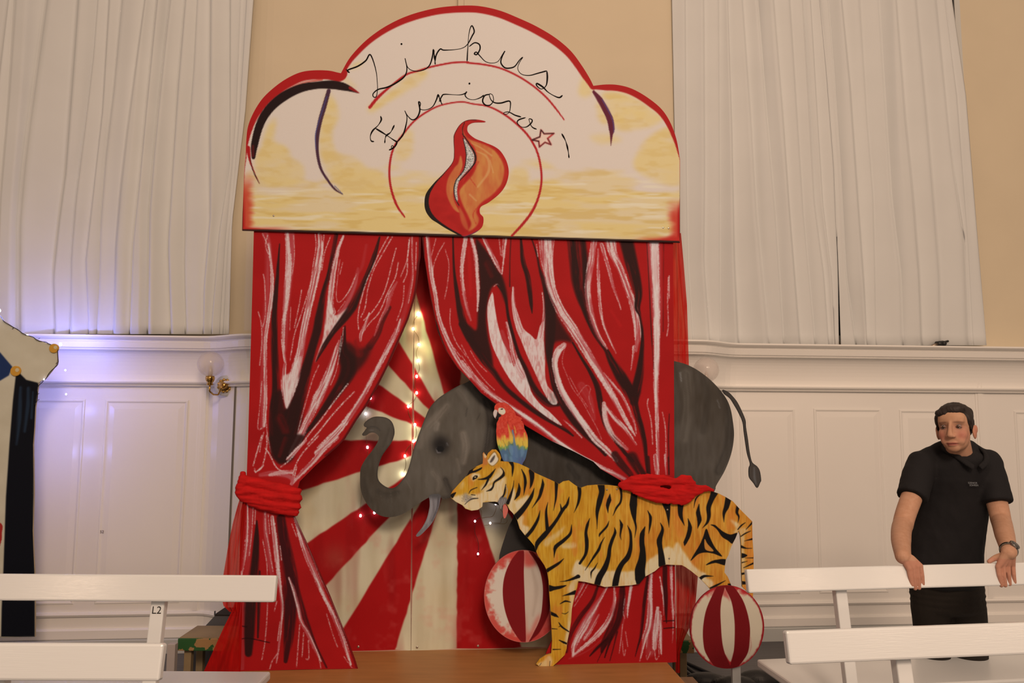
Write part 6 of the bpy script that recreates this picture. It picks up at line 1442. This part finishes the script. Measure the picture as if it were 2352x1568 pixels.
# hair
M_HAIR = mat('dark_brown_hair', alb((44, 30, 24)), .6, vary=.3, vscale=60, stretch=(1, 3, .4), bump=.35, bscale=200, spec=.35)
hb = MB(); he(hb, (0, -.024, .052), (.0795, .094, .076)); he(hb, (0, -.045, .02), (.078, .078, .080)); he(hb, (.004, .038, .088), (.058, .040, .030)); he(hb, (-.03, .050, .076), (.040, .028, .022)); he(hb, (.02, .035, .094), (.045, .038, .024))
for s in (-1, 1): he(hb, (s*.070, .005, .040), (.013, .028, .034)); he(hb, (s*.073, .002, .012), (.008, .015, .024))
he(hb, (.05, -.04, .062), (.028, .05, .042))
ho = hb.build('hair', M_HAIR, man, True); modmesh(ho, [('REMESH', dict(mode='VOXEL', voxel_size=.004)), ('SMOOTH', dict(iterations=3, factor=.5))])
me = ho.data; n = len(me.vertices); co = np.empty(n*3); me.vertices.foreach_get('co', co); co = co.reshape(-1, 3); no = np.empty(n*3); me.vertex_normals.foreach_get('vector', no); no = no.reshape(-1, 3)
L2 = ((co+np.array(man.location)-HC)@HM)/hs
co += no*((fbm(L2[:, 0]*150+L2[:, 2]*60, L2[:, 1]*40+5, 3)-.5)*.0045)[:, None]; me.vertices.foreach_set('co', co.ravel()); me.polygons.foreach_set('use_smooth', np.ones(len(me.polygons), bool)); me.update()
# polo shirt
M_SHIRT = mat('black_polo', (.0115, .0115, .014), .85, bump=.25, bscale=420, spec=.25)
sb = MB()
def sect(px0, px1, py, y, dz=.0, fl=.62):
    a = W_(px0, py, y); b = W_(px1, py, y); return (a+b)/2, abs(b[0]-a[0])/2
prev = None
SECT = [(2136, 2262, 1054, 3.50), (2114, 2280, 1074, 3.51), (2108, 2282, 1100, 3.52), (2108, 2274, 1130, 3.54), (2106, 2265, 1170, 3.56), (2098, 2259, 1210, 3.58), (2090, 2255, 1250, 3.59), (2085, 2253, 1290, 3.60), (2086, 2256, 1330, 3.61)]
for (a, b) in zip(SECT[:-1], SECT[1:]):
    c0, r0 = sect(*a); c1, r1 = sect(*b)
    for t in np.linspace(0, 1, 7):
        sb.ellipsoid(c0*(1-t)+c1*t, (r0*(1-t)+r1*t, .126, .05), None, 22, 10)
def sleeve(sh, el, f, r0, r1):
    e2 = sh*(1-f)+el*f; Q = np.array([sh*(1-t)+e2*t for t in np.linspace(0, 1, 6)]); sb.tube(Q, np.linspace(r0, r1, 6), 20); sb.ellipsoid(sh, (r0,)*3, None, 16, 10)
sleeve(SH_L, EL_L, .56, .066, .064); sleeve(SH_R, EL_R, .70, .066, .066)
limb(sb, [SH_L+np.array([.02, 0, .012]), NK+np.array([-.060, .02, .058])], [.058, .040]); limb(sb, [SH_R+np.array([-.02, 0, .012]), NK+np.array([.055, .02, .056])], [.058, .040])
so = sb.build('polo_shirt', M_SHIRT, man, True); modmesh(so, [('REMESH', dict(mode='VOXEL', voxel_size=.0065)), ('SMOOTH', dict(iterations=8, factor=.5))])
me = so.data; n = len(me.vertices); co = np.empty(n*3); me.vertices.foreach_get('co', co); co = co.reshape(-1, 3); no = np.empty(n*3); me.vertex_normals.foreach_get('vector', no); no = no.reshape(-1, 3)
co += no*((fbm(co[:, 0]*16+co[:, 2]*5, co[:, 2]*9+co[:, 1]*7+3, 3)-.5)*.014)[:, None]; me.vertices.foreach_set('co', co.ravel()); me.polygons.foreach_set('use_smooth', np.ones(len(me.polygons), bool)); me.update()
# collar, placket, cuffs
def ringpts(c, rx, ry, dz, ph0=0, ph1=2*math.pi, n=28): return np.array([c+np.array([rx*math.cos(t), ry*math.sin(t), dz*math.sin(t)]) for t in np.linspace(ph0, ph1, n)])
cc = NK+np.array([-.006, -.010, .042])
mc = MB()
for sg in (-1, 1):
    q = crom(np.array([NK+np.array(v) for v in ((0, .066, .078), (sg*.055, .045, .080), (sg*.080, -.005, .068), (sg*.066, -.075, .040), (sg*.040, -.112, .008), (sg*.010, -.118, -.014))]), .012)
    mc.tube(q, np.interp(np.arange(len(q)), [0, len(q)-1], [.010, .007]), 10); mc.tube(q+np.array([sg*.006, -.003, -.010]), .008, 10)
co_ = mc.build('collar', M_SHIRT, man, True); modmesh(co_, [('REMESH', dict(mode='VOXEL', voxel_size=.005)), ('SMOOTH', dict(iterations=3, factor=.5))])
tx = W_(2235, 1113, 3.185)
M_PRINT = mat('shirt_print', alb((120, 108, 100)), .7)
text('print', 'SZENIOR', .0108, W_(2234, 1109, 3.383), (1, .10, -.03), (0, .12, 1), M_PRINT, man); text('print', 'SOHREN', .0108, W_(2237, 1114.3, 3.386), (1, .10, -.03), (0, .12, 1), M_PRINT, man)
# trousers
M_TR = mat('black_trousers', (.017, .014, .012), .8, bump=.2, bscale=260, spec=.25)
tb = MB()
for a, b in (((2088, 2256, 1310, 3.62), (2089, 2259, 1350, 3.64)), ((2089, 2259, 1350, 3.64), (2095, 2262, 1392, 3.65))):
    c0, r0 = sect(*a); c1, r1 = sect(*b)
    for t in np.linspace(0, 1, 4): tb.ellipsoid(c0*(1-t)+c1*t, (r0*(1-t)+r1*t, .115, .04), None, 20, 10)
L0 = W_(2136, 1392, 3.65); L1 = W_(2217, 1392, 3.65)
limb(tb, [L0, W_(2140, 1440, 3.66), W_(2143, 1600, 3.70), np.array([FT[0][0], 3.76, .12])], [.083, .079, .066, .06], 18); limb(tb, [L1, W_(2222, 1440, 3.66), W_(2230, 1600, 3.70), np.array([FT[1][0], 3.76, .12])], [.087, .085, .07, .06], 18)
to = tb.build('trousers', M_TR, man, True); modmesh(to, [('REMESH', dict(mode='VOXEL', voxel_size=.008)), ('SMOOTH', dict(iterations=4, factor=.5))])
M_SHOE = mat('black_shoe', (.01, .01, .01), .4)
for f2 in FT:
    sh_ = MB().ellipsoid(f2+np.array([0, -.06, -.005]), (.048, .13, .045), None, 16, 10).build('shoe', M_SHOE, man, True)
# wrist watch
M_ST = mat('watch_steel', (.30, .29, .28), .25, 1.0); M_FACE = mat('watch_face', (.015, .015, .018), .15)
ax = (WR_R-EL_R); ax /= np.linalg.norm(ax); wc = WR_R-ax*.020
wt = MB().lathe(wc-ax*.010, [(.0315, 0), (.033, .004), (.033, .016), (.0315, .020)], ax, 28).build('watch', M_ST, man, False)
cd = np.array([-.10, -1.0, .25]); cd /= np.linalg.norm(cd); cd = cd-ax*np.dot(cd, ax); cd /= np.linalg.norm(cd)
cs = MB().lathe(wc+cd*.027, [(.0195, 0), (.0205, .006), (.019, .010), (.016, .011)], cd, 24).build('case', M_ST, wt); MB().lathe(wc+cd*.0382, [(.0155, 0), (.0155, .0006)], cd, 24).build('dial', M_FACE, wt)
